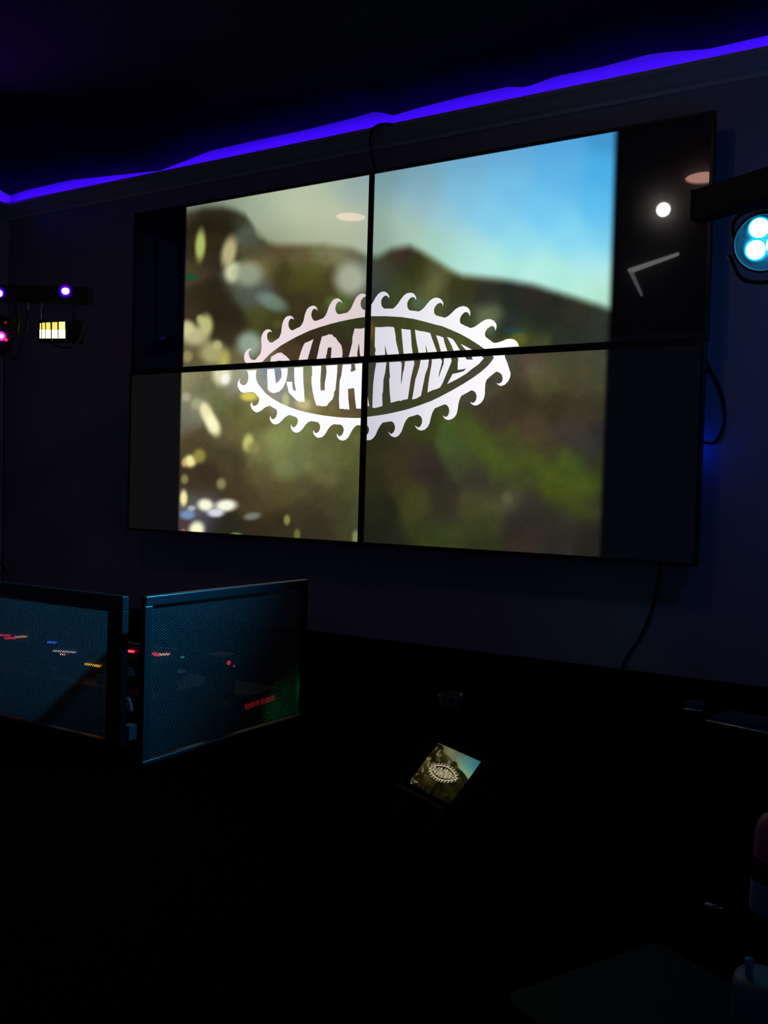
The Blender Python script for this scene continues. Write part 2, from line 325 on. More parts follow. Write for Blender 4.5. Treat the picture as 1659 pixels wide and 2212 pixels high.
# logo outlines, traced panel by panel (left x, top y and scale of each crop, then points)
CR = dict(A=(560, 620, 11.85), B=(670, 620, 11.85), C=(500, 700, 10.369), D=(640, 700, 9.759), E=(780, 620, 9.217), F=(780, 690, 9.217), G=(940, 630, 8.732),
          H=(880, 690, 9.217), I=(780, 820, 9.759), J=(930, 780, 8.732), K=(660, 840, 11.85), L=(500, 840, 9.217))
LOGO = {'UL': ["""C 340 928 300 850 283 770 285 700 310 630 350 580 395 553 440 555 468 580 440 578 405 590 388 625 385 670 400 730 430 780 480 805 530 803 560 775 600 720 645 675 662 610 672 540 675 470 668 390 668 310 685 240 715 180 760 135 810 118 860 122 890 150 910 185 880 170 845 172 815 195 798 240 797 310 815 360 850 405 890 418 930 405 1000 355 1065 310
A 540 1230 565 1150 575 1050 590 950 615 870 660 790 720 745 790 733 845 755 880 800 893 840 855 810 820 805 780 830 755 880 745 960 755 1020 785 1075 820 1105 860 1108 950 1060 1040 1020 1090 960 1130 880 1150 790 1165 720 1190 640 1230 560 1290 505 1360 477 1420 482 1460 510 1485 560 1495 608 1460 570 1420 553 1380 570 1350 620 1330 690 1335 750 1360 810 1400 860 1440 868 1530 840
B 330 800 390 735 430 650 460 560 490 480 540 390 600 320 660 293 720 292 770 320 805 370 825 435 790 385 750 370 710 385 670 440 645 510 645 580 665 640 700 685 750 698 850 675 940 660 1000 610 1060 520 1110 400 1160 300 1220 220 1290 175 1350 167 1400 178 1418 190 1416 243 1380 255 1340 290 1305 350 1290 410 1295 480 1320 540 1360 580 1405 587 1400 770 1260 785 1000 832 750 885 500 950 250 1025 0 1110
A 1150 1180 950 1275 750 1385 550 1500 C 920 620 850 680 760 770 700 840 665 897""",
  "C 870 890 885 740 960 690 1030 650 1110 637 1150 665 1220 715 1280 775 1305 810 1325 865 1155 877 1110 820 1030 820 1015 884",
  "D 45 800 70 680 100 580 150 450 185 395 240 378 300 350 362 315 330 420 290 560 255 680 238 790",
  "D 428 775 455 620 490 450 540 265 630 240 690 215 760 225 790 268 830 285 870 350 945 440 970 540 975 640 965 690 980 735 730 755 735 640 745 495 670 490 655 545 640 640 625 670 625 765",
  "D 1103 727 1130 600 1180 400 1185 270 1230 95 1330 97 1370 98 1440 80 1422 710 1350 715 1335 580 1325 395 1305 480 1285 620 1288 718"],
 'LL': ["""C 340 1042 365 1085 375 1140 378 1220 362 1290 330 1345 290 1370 240 1368 205 1340 182 1300 185 1255 208 1222 175 1245 148 1290 135 1350 142 1410 170 1470 215 1520 280 1542 340 1532 420 1520 490 1525
L 490 110 545 170 550 220 540 270 515 310 480 335 440 340 415 315 410 262 385 290 380 330 400 390 440 440 490 467 540 462 600 425 660 375 720 345 765 337 830 375 890 405 910 450 905 510 885 560 850 600 820 605 790 585 775 538 762 570 765 610 785 655 825 695 880 710 940 690 1000 635 1060 570 1120 530 1160 518 1230 545 1290 565 1320 610 1322 660 1300 715 1265 755 1235 770 1205 750 1190 712 1178 740 1185 780 1210 830 1250 865 1300 875 1350 858 1410 805 1460 735 1510 675
K 140 822 240 840 320 855 355 895 375 960 368 1030 330 1105 270 1137 235 1115 205 1060 193 1095 205 1150 240 1205 290 1243 350 1255 420 1235 490 1175 540 1095 590 1010 650 945 720 905 820 912 905 918 950 955 972 1010 978 1070 955 1140 915 1195 870 1220 835 1195 808 1145 797 1175 810 1225 850 1285 900 1315 960 1325 1030 1300 1090 1245 1140 1160 1190 1060 1250 980 1320 930 1420 928 1433 745 1200 745 950 735 700 712 450 680 250 645 0 593
L 1300 415 1150 360 980 285 820 195 680 90 C 600 1345 555 1240 545 1150 562 1030""",
  "C 800 1015 955 1003 970 1100 985 1250 1000 1330 1060 1280 1115 1205 1125 1100 1105 995 1260 985 1255 1100 1235 1230 1200 1330 1150 1430 1075 1510 950 1550 870 1525 810 1465 808 1300 800 1150",
  "C 1405 975 1608 962 D 145 1050 150 1250 165 1400 175 1640 120 1635 80 1645 0 1605 L 1140 75 C 1240 1350 1228 1290 1360 1295 1365 1400 1385 1480 1445 1500 1425 1400 1410 1300 1405 1100",
  "D 330 890 525 880 520 1000 505 1200 512 1400 580 1395 600 1410 600 1260 630 1080 640 990 625 875 865 860 862 1000 845 1200 825 1380 795 1440 795 1500 760 1590 680 1670 645 1725 560 1735 425 1715 380 1580 345 1420 320 1250 320 1110 335 1080",
  "D 978 855 1155 846 1158 930 1140 1005 1190 1000 1250 970 1245 915 1232 842 1405 825 1380 1785 1265 1780 1240 1600 1220 1350 1090 1365 1095 1550 1120 1800 1090 1808 1060 1780 1045 1805 1000 1790 910 1785 900 1600 905 1400 915 1200 950 1080"],
 'UR': ["""E 195 580 205 350 240 300 290 205 340 140 400 98 460 90 510 110 545 150 562 190 555 225 535 190 500 168 460 180 420 220 400 275 400 340 420 395 460 430 550 430 635 430 680 395 740 325 790 245 850 170 910 125 980 112 1040 125 1080 170 1098 220 1090 262 1070 215 1030 197 985 215 945 260 918 320 920 390 940 440 970 465 1060 475 1145 487 1200 460 1260 405 1310 340 1370 270 1440 222 1510 210 1570 228 1615 270 1638 320 1625 388 1615 330 1575 312 1520 335 1475 385 1450 445 1455 520 1490 565 1580 590
G 180 492 240 465 310 405 380 335 450 290 530 272 600 290 645 335 665 390 650 465 635 415 600 383 550 392 500 440 470 500 465 570 485 605 570 645 665 688 730 670 810 620 890 560 970 522 1040 518 1110 550 1150 605 1160 660 1135 740 1125 680 1090 645 1040 655 980 700 940 770 940 830 955 855 1020 905 1105 968 1180 960 1270 930 1350 895 1430 888 1500 905 1550 955 1585 1030 930 1080 800 990 650 895 480 800 300 720 130 650
E 1480 748 1270 690 1050 635 800 598 500 580""",
  "F 285 740 275 680 290 610 270 520 275 350 280 155 380 155 520 145 640 150 660 170 690 350 690 400 710 500 755 705 518 720 495 600 475 485 475 600 480 725",
  "F 845 695 830 500 815 350 802 185 860 195 985 208 995 340 1005 520 1025 685",
  "F 1145 678 1135 600 1110 480 1090 350 1072 205 1160 230 1250 240 1375 270 1420 400 1470 540 1510 650 1325 660 1300 560 1278 510 1290 600 1298 665",
  "H 668 645 620 460 570 315 640 330 715 360 740 470 795 630", "H 920 625 880 520 790 350 850 368 905 395 960 470 1045 612", "H 1165 608 1110 545 1060 488 1150 530 1285 602"],
 'LR': ["""I 130 785 330 760 550 725 800 670 1000 620 1250 535 1480 450 J 175 675 400 555 600 440 800 315 950 205 1080 90 G 1068 1310 1108 1245 1088 1200 1312 1185 1318 1240 1360 1340
J 1490 165 1510 230 1500 310 1460 385 1400 445 1330 470 1285 455 1245 420 1290 425 1330 410 1355 370 1360 310 1340 250 1290 210 1240 198 1190 235 1120 295 1058 350 1035 420 1025 530 1025 620 1005 710 960 780 900 825 840 840 785 820 740 770 790 790 830 775 860 730 870 660 855 605 820 565 770 550 700 590 580 655 545 730 525 810 510 920 490 1000 450 1060 390 1100 330 1112 270 1090 228 1028 280 1055 320 1040 345 990 355 930 340 870 310 830 260 815 180 850 80 890
I 1500 700 1465 820 1440 930 1400 1000 1340 1055 1270 1075 1200 1055 1155 1010 1135 965 1180 1000 1215 1010 1255 980 1285 910 1285 830 1255 770 1190 735 1100 765 1005 790 950 850 910 930 880 1020 850 1100 800 1170 740 1210 690 1215 630 1185 585 1130 565 1095 610 1135 645 1145 685 1110 712 1050 715 980 690 915 640 877 550 890 455 905 400 970 350 1060 310 1160 260 1230 200 1275 120 1280 120 1170 150 1130 168 1070 160 1010 130 965""",
  "F 130 1550 165 1725 130 1730",
  "F 300 865 505 855 480 1050 445 1200 435 1430 420 1500 425 1720 360 1745 265 1765 225 1755 230 1550 240 1300 265 1080",
  "F 560 852 790 838 808 890 800 1100 790 1310 815 1200 830 1080 855 990 875 835 1050 820 1060 880 1030 1000 985 1200 960 1380 930 1585 830 1605 785 1625 760 1615 590 1660 570 1450 560 1200 575 1150 565 1000",
  "F 1185 810 1350 800 1330 950 1275 1100 1240 1280 1190 1520 1100 1575 1015 1595 1050 1400 1080 1200 1120 1080 1160 950",
  "H 485 795 665 780 690 830 670 930 640 1030 612 1165 640 1110 670 1020 720 890 730 775 865 768 882 825 830 960 770 1100 700 1270 650 1355 560 1395 520 1400 400 1455 415 1300 445 1100 475 930 488 850",
  "H 1000 760 1155 752 1180 800 1305 800 1280 745 1485 730 1520 775 1420 890 1300 975 1170 1080 1030 1165 900 1235 792 1285 850 1180 900 1085 1000 1065 1120 1030 1175 975 1110 990 1000 1005 1005 850 1015 800"]}
def logo_px(s):
    out = []; cr = None; buf = []
    for t in s.split():
        if t in CR: cr = CR[t]
        else:
            buf.append(float(t))
            if len(buf) == 2:
                out.append((cr[0] + buf[0] / cr[2], cr[1] + buf[1] / cr[2])); buf = []
    return out
LOGO = {k: [logo_px(s) for s in v] for k, v in LOGO.items()}
LOGO_COL = {'UL': ((244, 226, 232), (222, 206, 208)), 'LL': ((255, 255, 255), (250, 250, 255)), 'UR': ((216, 214, 226), (255, 253, 255)), 'LR': ((206, 203, 218), (254, 251, 255))}

# ------------------------------------------------------------------ the video wall: four panels
Z0, PW, PH = 1.33625, 1.23, 0.70975
BXI, BZI = 0.0123, 0.0128
AW, AH = PW - 2 * BXI, PH - 2 * BZI
CWID = AH * 4 / 3                               # width of half of the 4:3 picture
PANEL = {'UL': (0.0, Z0 + PH, 0.0), 'UR': (PW, Z0 + PH, 0.0), 'LL': (-0.008, Z0, 0.0), 'LR': (PW - 0.005, Z0, 0.0)}
PNAME = {'UL': 'upper left', 'UR': 'upper right', 'LL': 'lower left', 'LR': 'lower right'}
PDESC = {'UL': 'upper left video wall panel, showing brown foliage under a pale hazy sky', 'UR': 'upper right video wall panel, showing bright blue sky above a dark ridge',
         'LL': 'lower left video wall panel, showing blurred green foliage with bright spots of light', 'LR': 'lower right video wall panel, showing dark olive hillside without sky'}
PILLAR = {'UL': (0, 0, 5), 'LL': (12, 10, 9), 'UR': (3, 2, 4), 'LR': (2, 3, 5)}
M_SCREEN = screen_mat('lit_display'); M_LOGO = screen_mat('lit_logo', refl=0.06, haze=0.02)
panels = {}
def color_attr(me, cols):
    a = me.color_attributes.new('picture', 'FLOAT_COLOR', 'POINT')
    buf = np.ones((len(cols), 4), np.float32); buf[:, :3] = cols
    a.data.foreach_set('color', buf.ravel())
def grid_mesh(name, nx, nz):
    ii, jj = np.meshgrid(np.arange(nx - 1), np.arange(nz - 1))
    a = (jj * nx + ii).ravel()
    return np.stack([a, a + 1, a + 1 + nx, a + nx], 1)
def panel_uv(q, X, Z):
    """where a point of a panel lies in the whole picture, 0..1"""
    x0, z0, _ = PANEL[q]
    if q[1] == 'L': u = 0.5 * (X - (x0 + PW - BXI - CWID)) / CWID
    else: u = 0.5 + 0.5 * (X - (x0 + BXI)) / CWID
    v = (Z - (z0 + BZI)) / AH * 0.5 + (0.5 if q[0] == 'U' else 0.0)
    return u, v
for q, (x0, z0, yo) in PANEL.items():
    P = thing('display_panel', PDESC[q], 'display', (x0, 0.0, z0), group='panels of the video wall')
    panels[q] = P
    obj('housing', box(0.004, PW - 0.004, 0.006, 0.062, 0.004, PH - 0.004, 0.004), M_BLACK, P)
    for nm, r in (('left', (0, BXI, 0, PH)), ('right', (PW - BXI, PW, 0, PH)), ('top', (BXI, PW - BXI, PH - BZI, PH)), ('bottom', (BXI, PW - BXI, 0, BZI))):
        obj('bezel', box(r[0] + .0006, r[1] - .0006 if nm == 'right' else r[1], -0.004, 0.03, r[2] + .0006, r[3] - .0006, 0.0012), M_BEZEL, P)
    nx, nz = 230, 130
    gx = np.linspace(x0 + BXI, x0 + PW - BXI, nx); gz = np.linspace(z0 + BZI, z0 + PH - BZI, nz)
    GX, GZ = np.meshgrid(gx, gz); GX = GX.ravel(); GZ = GZ.ravel()
    px_, py_ = to_px(np.stack([GX, np.zeros_like(GX), GZ], 1))
    c = paint(q, px_, py_)
    if q[1] == 'L': e = (GX - (x0 + PW - BXI - CWID)); sft = 0.014
    else: e = (x0 + BXI + CWID) - GX; sft = 0.030 if q == 'UR' else 0.022
    k = np.clip((e + sft * 0.3) / sft, 0, 1); k = (k * k * (3 - 2 * k))[:, None]
    lin = s2l(c) * k + s2l(PILLAR[q]) * (1 - k)
    me = bpy.data.meshes.new('screen')
    vv = np.stack([GX - x0, np.full_like(GX, -0.0005), GZ - z0], 1)
    me.from_pydata(vv.tolist(), [], grid_mesh('s', nx, nz).tolist()); color_attr(me, lin); me.materials.append(M_SCREEN)
    so = bpy.data.objects.new('screen', me); COL.objects.link(so); so.parent = P
    verts, faces, cols = [], [], []
    ca, cb = [np.array(t, float) for t in LOGO_COL[q]]
    for poly in LOGO[q]:
        b0 = len(verts)
        for (x, y) in poly:
            w3 = at_Y(x, y, -0.0012)
            X = min(max(w3[0], x0 + BXI), x0 + PW - BXI); Z = min(max(w3[2], z0 + BZI), z0 + PH - BZI)
            verts.append((X - x0, -0.0012, Z - z0))
            t = np.clip((x - (520 if q[1] == 'L' else 800)) / (270 if q[1] == 'L' else 230), 0, 1)
            cols.append(s2l(ca * (1 - t) + cb * t))
        faces.append(list(range(b0, len(verts))))
    me = bpy.data.meshes.new('logo'); me.from_pydata(verts, [], faces); color_attr(me, np.array(cols)); me.materials.append(M_LOGO)
    lo = bpy.data.objects.new('logo', me); COL.objects.link(lo); lo.parent = so
    lo['label'] = 'white ring of wave crests around ragged white lettering'
    # wall bracket between the panel and the wall
    obj('wall_bracket', box(0.35, PW - 0.35, 0.062, WY - 0.002, 0.2, PH - 0.2), M_BLACK, P)
# blue standby light behind the lower right panel, shining on the wall
q = at_Y(1524, 962, 0.075)
P = panels['LR']
bm = box(PW - 0.05, PW - 0.035, 0.063, 0.070, q[2] - PANEL['LR'][1] - 0.02, q[2] - PANEL['LR'][1] + 0.02)
obj('standby_light', bm, glow('blue_standby', (0.01, 0.03, 1.0), 9.0), P)

# ------------------------------------------------------------------ cables of the video wall
def cable(pts, r, label, name='cable'):
    return tag(obj(name, tube(pts, r), M_CABLE, smooth=True), label, 'cable')
Yc = 0.118
pts = [at_Y(813, 374, 0.10), at_Y(806, 345, 0.10), at_Y(801, 318, 0.085), at_Y(800, 300, 0.044), at_Y(803, 284, 0.036), at_Y(815, 272, 0.036), at_Y(835, 268, 0.040), at_Y(850, 271, 0.056)]
cable(pts, 0.0055, 'black cable curling from the video wall top over the moulding')
pts = [at_Y(1522, 775, 0.085), at_Y(1535, 800, Yc), at_Y(1552, 830, Yc), at_Y(1563, 870, Yc), at_Y(1565, 910, Yc), at_Y(1556, 940, Yc), at_Y(1540, 957, Yc), at_Y(1518, 955, 0.09)]
cable(pts, 0.0045, 'black cable looping out beside the right edge of the video wall')
pts = [at_Y(1428, 1215, 0.09), at_Y(1424, 1240, 0.11), at_Y(1415, 1290, 0.12), at_Y(1404, 1330, 0.12), at_Y(1380, 1382, 0.12), at_Y(1358, 1412, 0.12), at_Y(1345, 1440, 0.115), at_Y(1340, 1462, 0.117)]
cable(pts, 0.005, 'black cable hanging from the video wall down to the counter')

# ------------------------------------------------------------------ ceiling lights behind the camera line (seen mirrored in the glass)
def mirror_on(x, y, zc):
    s = at_Y(x, y, 0.0); d = ray(x, y) * np.array([1, -1, 1]); return s + d * ((zc - s[2]) / d[2])
ZC = 3.045
def downlight(pos, label):
    t = thing('downlight', label, 'ceiling light', pos, group='round ceiling downlights')
    obj('trim_ring', lath([(0.082, 0.0), (0.098, 0.0), (0.100, 0.008), (0.096, 0.03), (0.082, 0.03), (0.082, 0.0)], n=40, cap=False), M_TRIM, t, True)
    obj('diffuser', lath([(0.080, 0.006), (0.080, 0.010)], n=40), glow('peach_diffuser', (1.0, 0.52, 0.40), 4.8), t)
p = mirror_on(758, 470, ZC); downlight(p, 'round peach ceiling light whose reflection shows in the upper left panel')
p = mirror_on(1520, 385, ZC); downlight(p, 'round peach ceiling light mirrored at the right edge of the upper right panel')
p = mirror_on(1433, 453, ZC - 0.10)
t = thing('ceiling_spotlight', 'small white ceiling spotlight mirrored as a bright star in the dark glass', 'spotlight', p)
tgt = Vector(at_Y(1433, 453, 0.0)) - Vector(p); tgt.normalize()
obj('can', lath([(0.034, -0.07), (0.034, 0.06), (0.042, 0.06), (0.044, -0.07), (0.03, -0.085), (0.0, -0.085)], axis=tgt, n=28, cap=False), M_BLACK, t, True)
obj('bulb', lath([(0.033, -0.008), (0.033, 0.0), (0.026, 0.005), (0.0, 0.007)], axis=tgt, n=28, cap=False), glow('white_bulb', (1.0, 0.93, 0.86), 24.0), t)
obj('bracket', tube([(0, 0, 0.012), (0, -0.01, 0.06), (0, 0, 0.125)], 0.006), M_BLACK, t)
# L-shaped glow added in the ceiling, shaped for its streak in the glass
a = mirror_on(1362, 588, ZC); b = mirror_on(1466, 552, ZC); c = mirror_on(1386, 640, ZC)
t = thing('streak_glow', 'thin corner shaped ceiling glow added to be mirrored in the upper right panel', 'ceiling light', a)
def bar_between(p, q, w0, w1, z0, z1):
    p = Vector(p); q = Vector(q); d = (q - p).normalized(); s = Vector((-d.y, d.x, 0)).normalized()
    bm = bmesh.new()
    vs_ = [bm.verts.new(v) for v in (p - s * w0 + Vector((0, 0, z0)), q - s * w1 + Vector((0, 0, z0)), q + s * w1 + Vector((0, 0, z0)), p + s * w0 + Vector((0, 0, z0)),
                                     p - s * w0 + Vector((0, 0, z1)), q - s * w1 + Vector((0, 0, z1)), q + s * w1 + Vector((0, 0, z1)), p + s * w0 + Vector((0, 0, z1)))]
    for f in ((0, 3, 2, 1), (4, 5, 6, 7), (0, 1, 5, 4), (1, 2, 6, 5), (2, 3, 7, 6), (3, 0, 4, 7)): bm.faces.new([vs_[i] for i in f])
    return bm
M_STREAK = glow('dim_white_streak', (1.0, 1.0, 1.0), 1.5); M_STREAK2 = glow('dimmer_white_streak', (0.9, 1.0, 1.0), 0.8)
obj('long_streak', bar_between((0, 0, 0), b - a, 0.022, 0.002, 0.0, 0.02), M_STREAK, t)
obj('short_streak', bar_between((0, 0, 0), c - a, 0.012, 0.006, 0.0, 0.02), M_STREAK2, t)

# ------------------------------------------------------------------ counter along the back wall, desk in front
t = thing('back_counter', 'long black counter along the wall below the video wall', 'counter', (1.8, -0.16, 0))
obj('worktop', box(-2.3, 2.4, -0.30, 0.262, 0.93, 0.966, 0.003), M_DESK, t)
obj('cabinet_body', box(-2.28, 2.38, -0.26, 0.262, 0.08, 0.93), M_DESK, t)
obj('plinth', box(-2.26, 2.36, -0.22, 0.28, 0.0, 0.08), M_DESK, t)
t = thing('dj_desk', 'large black desk carrying the mesh panels and the tablet', 'desk', (2.1, -1.5, 0))
obj('desk_top', box(-1.75, 1.7, -0.85, 0.86, 0.915, 0.95, 0.004), M_DESK, t)
obj('front_skirt', box(-1.7, 1.65, 0.80, 0.82, 0.1, 0.915), M_DESK, t)
for sx in (-1.68, 1.6):
    for sy in (-0.8, 0.74):
        obj('leg', box(sx, sx + 0.05, sy, sy + 0.05, 0.0, 0.915), M_BLACK, t)
DZ = 0.95

# ------------------------------------------------------------------ perforated mesh panels standing on the desk
def perforated(W, H, thick):
    """sheet 0..W, 0..H in x,z, front at y=0, with staggered six-sided holes; returns mesh"""
    cw, chh, r = 0.00375, 0.0056, 0.00158
    nc = int(W / cw); nr = int(H / chh) - 1
    verts = []; faces = []; mi = []
    ci, ri = np.meshgrid(np.arange(nc), np.arange(nr), indexing='ij'); ci = ci.ravel(); ri = ri.ravel()
    ox = ci * cw + (W - nc * cw) / 2; oz = ri * chh + (ci % 2) * chh / 2 + (H - (nr + 0.5) * chh) / 2
    n = len(ox); base = np.arange(n) * 21
    cx, cz = cw / 2, chh / 2
    loc = [(0, 0, 0), (cw, 0, 0), (cw, 0, chh), (0, 0, chh)]
    hexa = [(cx - r * 1.08, cz), (cx - r * 0.55, cz + r * 1.2), (cx + r * 0.55, cz + r * 1.2), (cx + r * 1.08, cz), (cx + r * 0.55, cz - r * 1.2), (cx - r * 0.55, cz - r * 1.2)]
    loc += [(x, 0, z) for x, z in hexa] + [(x, thick, z) for x, z in hexa]
    loc += [(cx - 0.00115, -0.00002, 0), (cx, -0.00002, 0.00085), (cx + 0.00115, -0.00002, 0), (cx, -0.00002, -0.00085), (cx, -0.0005, 0)]
    loc = np.array(loc)
    V = np.zeros((n, 21, 3)); V[:, :, 0] = ox[:, None] + loc[None, :, 0]; V[:, :, 1] = loc[None, :, 1]; V[:, :, 2] = oz[:, None] + loc[None, :, 2]
    fl = [(3, 4, 5, 6, 7, 2), (0, 1, 7, 8, 9, 4), (0, 4, 3), (1, 2, 7)]
    wl = [(4 + k, 4 + (k + 1) % 6, 10 + (k + 1) % 6, 10 + k) for k in range(6)]
    wl += [(16 + k, 16 + (k + 1) % 4, 20) for k in range(4)]
    F = []
    for f in fl + wl:
        F.append((base[:, None] + np.array(f)[None, :]))
    sizes = [len(f) for f in fl + wl]
    per = np.concatenate([f for f in F], 1)          # n x total corners
    me = bpy.data.meshes.new('perforated_sheet')
    me.vertices.add(n * 21); me.vertices.foreach_set('co', V.reshape(-1))
    tot = per.shape[1]
    me.loops.add(n * tot); me.loops.foreach_set('vertex_index', per.reshape(-1).astype(np.int32))
    starts = np.concatenate([[0], np.cumsum(sizes)[:-1]])
    ls = (np.arange(n)[:, None] * tot + starts[None, :]).reshape(-1)
    me.polygons.add(n * len(sizes)); me.polygons.foreach_set('loop_start', ls.astype(np.int32))
    mi = np.tile(np.array([0] * 4 + [1] * 6 + [2] * 4), n); me.polygons.foreach_set('material_index', mi.astype(np.int32))
    me.update(calc_edges=True); me.validate()
    me.materials.append(M_SHEET); me.materials.append(M_EDGE); me.materials.append(M_KNUCK)
    return me
def mesh_panel(label, origin, ang, W, H, post, rail, brail, thick, sheet_y):
    """framed sheet; local x along the panel, front faces -y"""
    t = thing('mesh_panel', label, 'mesh panel', origin, ang, group='perforated mesh panels on the desk')
    obj('top_rail', box(0, W, 0, thick, H - rail, H, 0.003, 6), M_STEEL, t)
    obj('bottom_rail', box(0, W, 0, thick, 0, brail, 0.002, 4), M_STEEL, t)
    obj('post', box(0, post, 0.0003, thick - .0003, brail, H - rail, 0.001), M_STEEL, t)
    obj('post', box(W - post, W, 0.0003, thick - .0003, brail, H - rail, 0.001), M_STEEL, t)
    me = perforated(W - 2 * post, H - rail - brail, 0.0013)
    o = bpy.data.objects.new('perforated_sheet', me); COL.objects.link(o); o.parent = t
    o.location = (post, sheet_y, brail); o['kind'] = 'stuff'
    return t
# front panel (parallel to the wall)
mesh_panel('black framed mesh panel facing the camera at the left picture edge', (0.70, -1.45, DZ), 0.0, 0.769, 0.345, 0.046, 0.034, 0.012, 0.02, 0.012)
# side panel (running towards the wall): local x from the near corner to the far end
A0 = np.array([1.600, -1.512]); A1 = np.array([1.655, -0.985])
L2 = float(np.linalg.norm(A1 - A0)); ang2 = math.atan2(A1[1] - A0[1], A1[0] - A0[0])
mesh_panel('black framed mesh panel with blue lit edge running back towards the wall', (A0[0], A0[1], DZ), ang2, L2, 0.362, 0.020, 0.022, 0.010, 0.018, 0.009)

# ------------------------------------------------------------------ equipment behind the mesh panels
M_RED = glow('red_led', (1.0, 0.03, 0.06), 3.0); M_ORG = glow('amber_led', (1.0, 0.42, 0.02), 4.0); M_PEA = glow('peach_led', (1.0, 0.35, 0.18), 3.0)
M_BLU = glow('blue_led', (0.02, 0.12, 1.0), 4.0); M_WHT = glow('white_led', (0.9, 0.85, 1.0), 1.6)
gx0, gx1, gy0, gy1 = 0.72, 1.43, -1.31, -1.05
t = thing('dj_controller', 'black mixing console with red and amber lights behind the mesh', 'mixing console', (gx0, gy0, DZ))
obj('body', box(0, gx1 - gx0, 0, gy1 - gy0, 0.005, 0.085, 0.006), M_BLACK, t)
def loc(v, o): return Vector(v) - Vector(o)
G0 = (gx0, gy0, DZ)
def led_row(xa, ya, xb, yb, m, h, name, n, Y=-1.25):
    a = loc(at_Y(xa, ya, Y), G0); b = loc(at_Y(xb, yb, Y), G0)
    for i in range(n):
        p = a.lerp(b, (i + 0.5) / n); wd = (b - a).length / n * 0.42
        obj(name, box(p.x - wd, p.x + wd, p.y - 0.004, p.y + 0.004, p.z - h / 2, p.z + h / 2), m, t)
# raised meter bridge that carries the displays
obj('meter_bridge', box(0.0, gx1 - gx0, 0.064, 0.09, 0.085, 0.19, 0.004), M_BLACK, t)
led_row(0, 1372, 22, 1373, M_RED, 0.0035, 'meter_segment', 3)
led_row(10, 1379, 34, 1378, M_RED, 0.0045, 'meter_segment', 3)
led_row(34, 1376, 56, 1375, M_PEA, 0.0035, 'meter_segment', 3)
led_row(275, 1405, 289, 1409, M_RED, 0.004, 'meter_segment', 1)
led_row(317, 1410, 345, 1415, M_RED, 0.006, 'meter_segment', 4)
led_row(345, 1414, 365, 1413, M_PEA, 0.004, 'meter_segment', 3)
led_row(103, 1387, 120, 1388, M_BLU, 0.004, 'indicator', 2)
led_row(115, 1406, 162, 1409, M_WHT, 0.0028, 'display_line', 5)
led_row(130, 1413, 140, 1414, M_PEA, 0.003, 'indicator', 1)
led_row(183, 1435, 197, 1435, M_ORG, 0.0038, 'button_light', 1)
led_row(201, 1437, 216, 1439, M_ORG, 0.0042, 'button_light', 1)
led_row(391, 1419, 396, 1420, glow('green_led', (0.05, 0.8, 0.35), 0.8), 0.003, 'indicator', 1)
for k in range(3):                               # jog wheels and knobs on the sloping top
    jx = 0.13 + 0.22 * k
    obj('jog_wheel', lath([(0.055, 0.0), (0.055, 0.012), (0.05, 0.016), (0.0, 0.016)], (jx, 0.20, 0.085), n=28, cap=False), M_GLOSS, t, True)
for k in range(8):
    obj('knob', lath([(0.008, 0.0), (0.007, 0.016), (0.0, 0.016)], (0.06 + 0.085 * k, 0.04, 0.085), n=12, cap=False), M_CHROME if k % 3 == 0 else M_BLACK, t, True)
# maker's emblem on the console front, seen through the gap between the panels
e0 = loc(at_Y(279.5, 1455, -1.318), G0); s = 0.0118
M_EMB = mat('cyan_tinted_emblem', (0.25, 0.75, 0.95), 0.5)  # cyan stage light on the emblem put into its colour
arc = [e0 + Vector((s * math.cos(a), 0, s * 0.95 * math.sin(a) + 0.002)) for a in np.linspace(math.radians(205), math.radians(-25), 12)]
ring = [e0 + Vector((0.0045 * math.cos(a), 0, 0.0055 * math.sin(a) + 0.001)) for a in np.linspace(0, 2 * math.pi, 13)]
o = obj('emblem', tube(ring, 0.0018, 6, 1, tube(arc, 0.0019, 6, 1)), M_EMB, t)
o['label'] = 'arched letter emblem in the blue of the stage light'

# coiled lead hanging below the console, and a card
c0 = at_Y(276, 1507, -1.36); c1 = at_Y(269, 1540, -1.36); c2 = at_Y(283, 1535, -1.36)
def coil(a, b, r, turns, sag):
    a = Vector(a); b = Vector(b); out = []
    n = turns * 8
    for i in range(n + 1):
        f = i / n; p = a.lerp(b, f) + Vector((sag * math.sin(math.pi * f), 0, 0)); th = 2 * math.pi * i / 8
        out.append(p + Vector((r * math.cos(th), r * math.sin(th), 0)))
    return out
M_COIL = mat('grey_coiled_lead', (0.45, 0.5, 0.52), 0.5)
bm = tube(coil(c0, c1, 0.0035, 10, -0.002), 0.0016, 5, 1); tube(coil(c0, c2, 0.0035, 10, 0.003), 0.0016, 5, 1, bm)
cz = Vector(c1).z
tag(obj('coiled_lead', bm, M_COIL), 'pale coiled lead in the gap between the mesh panels', 'cable')
q = at_Y(274, 1578, -1.39)
tag(obj('small_box', box(q[0] - 0.012, q[0] + 0.012, q[1] - 0.004, q[1] + 0.02, DZ, q[2] + 0.012, 0.001), mat('teal_card', (0.12, 0.22, 0.26), 0.7)), 'small teal carton on the desk in the gap between the mesh panels', 'box')

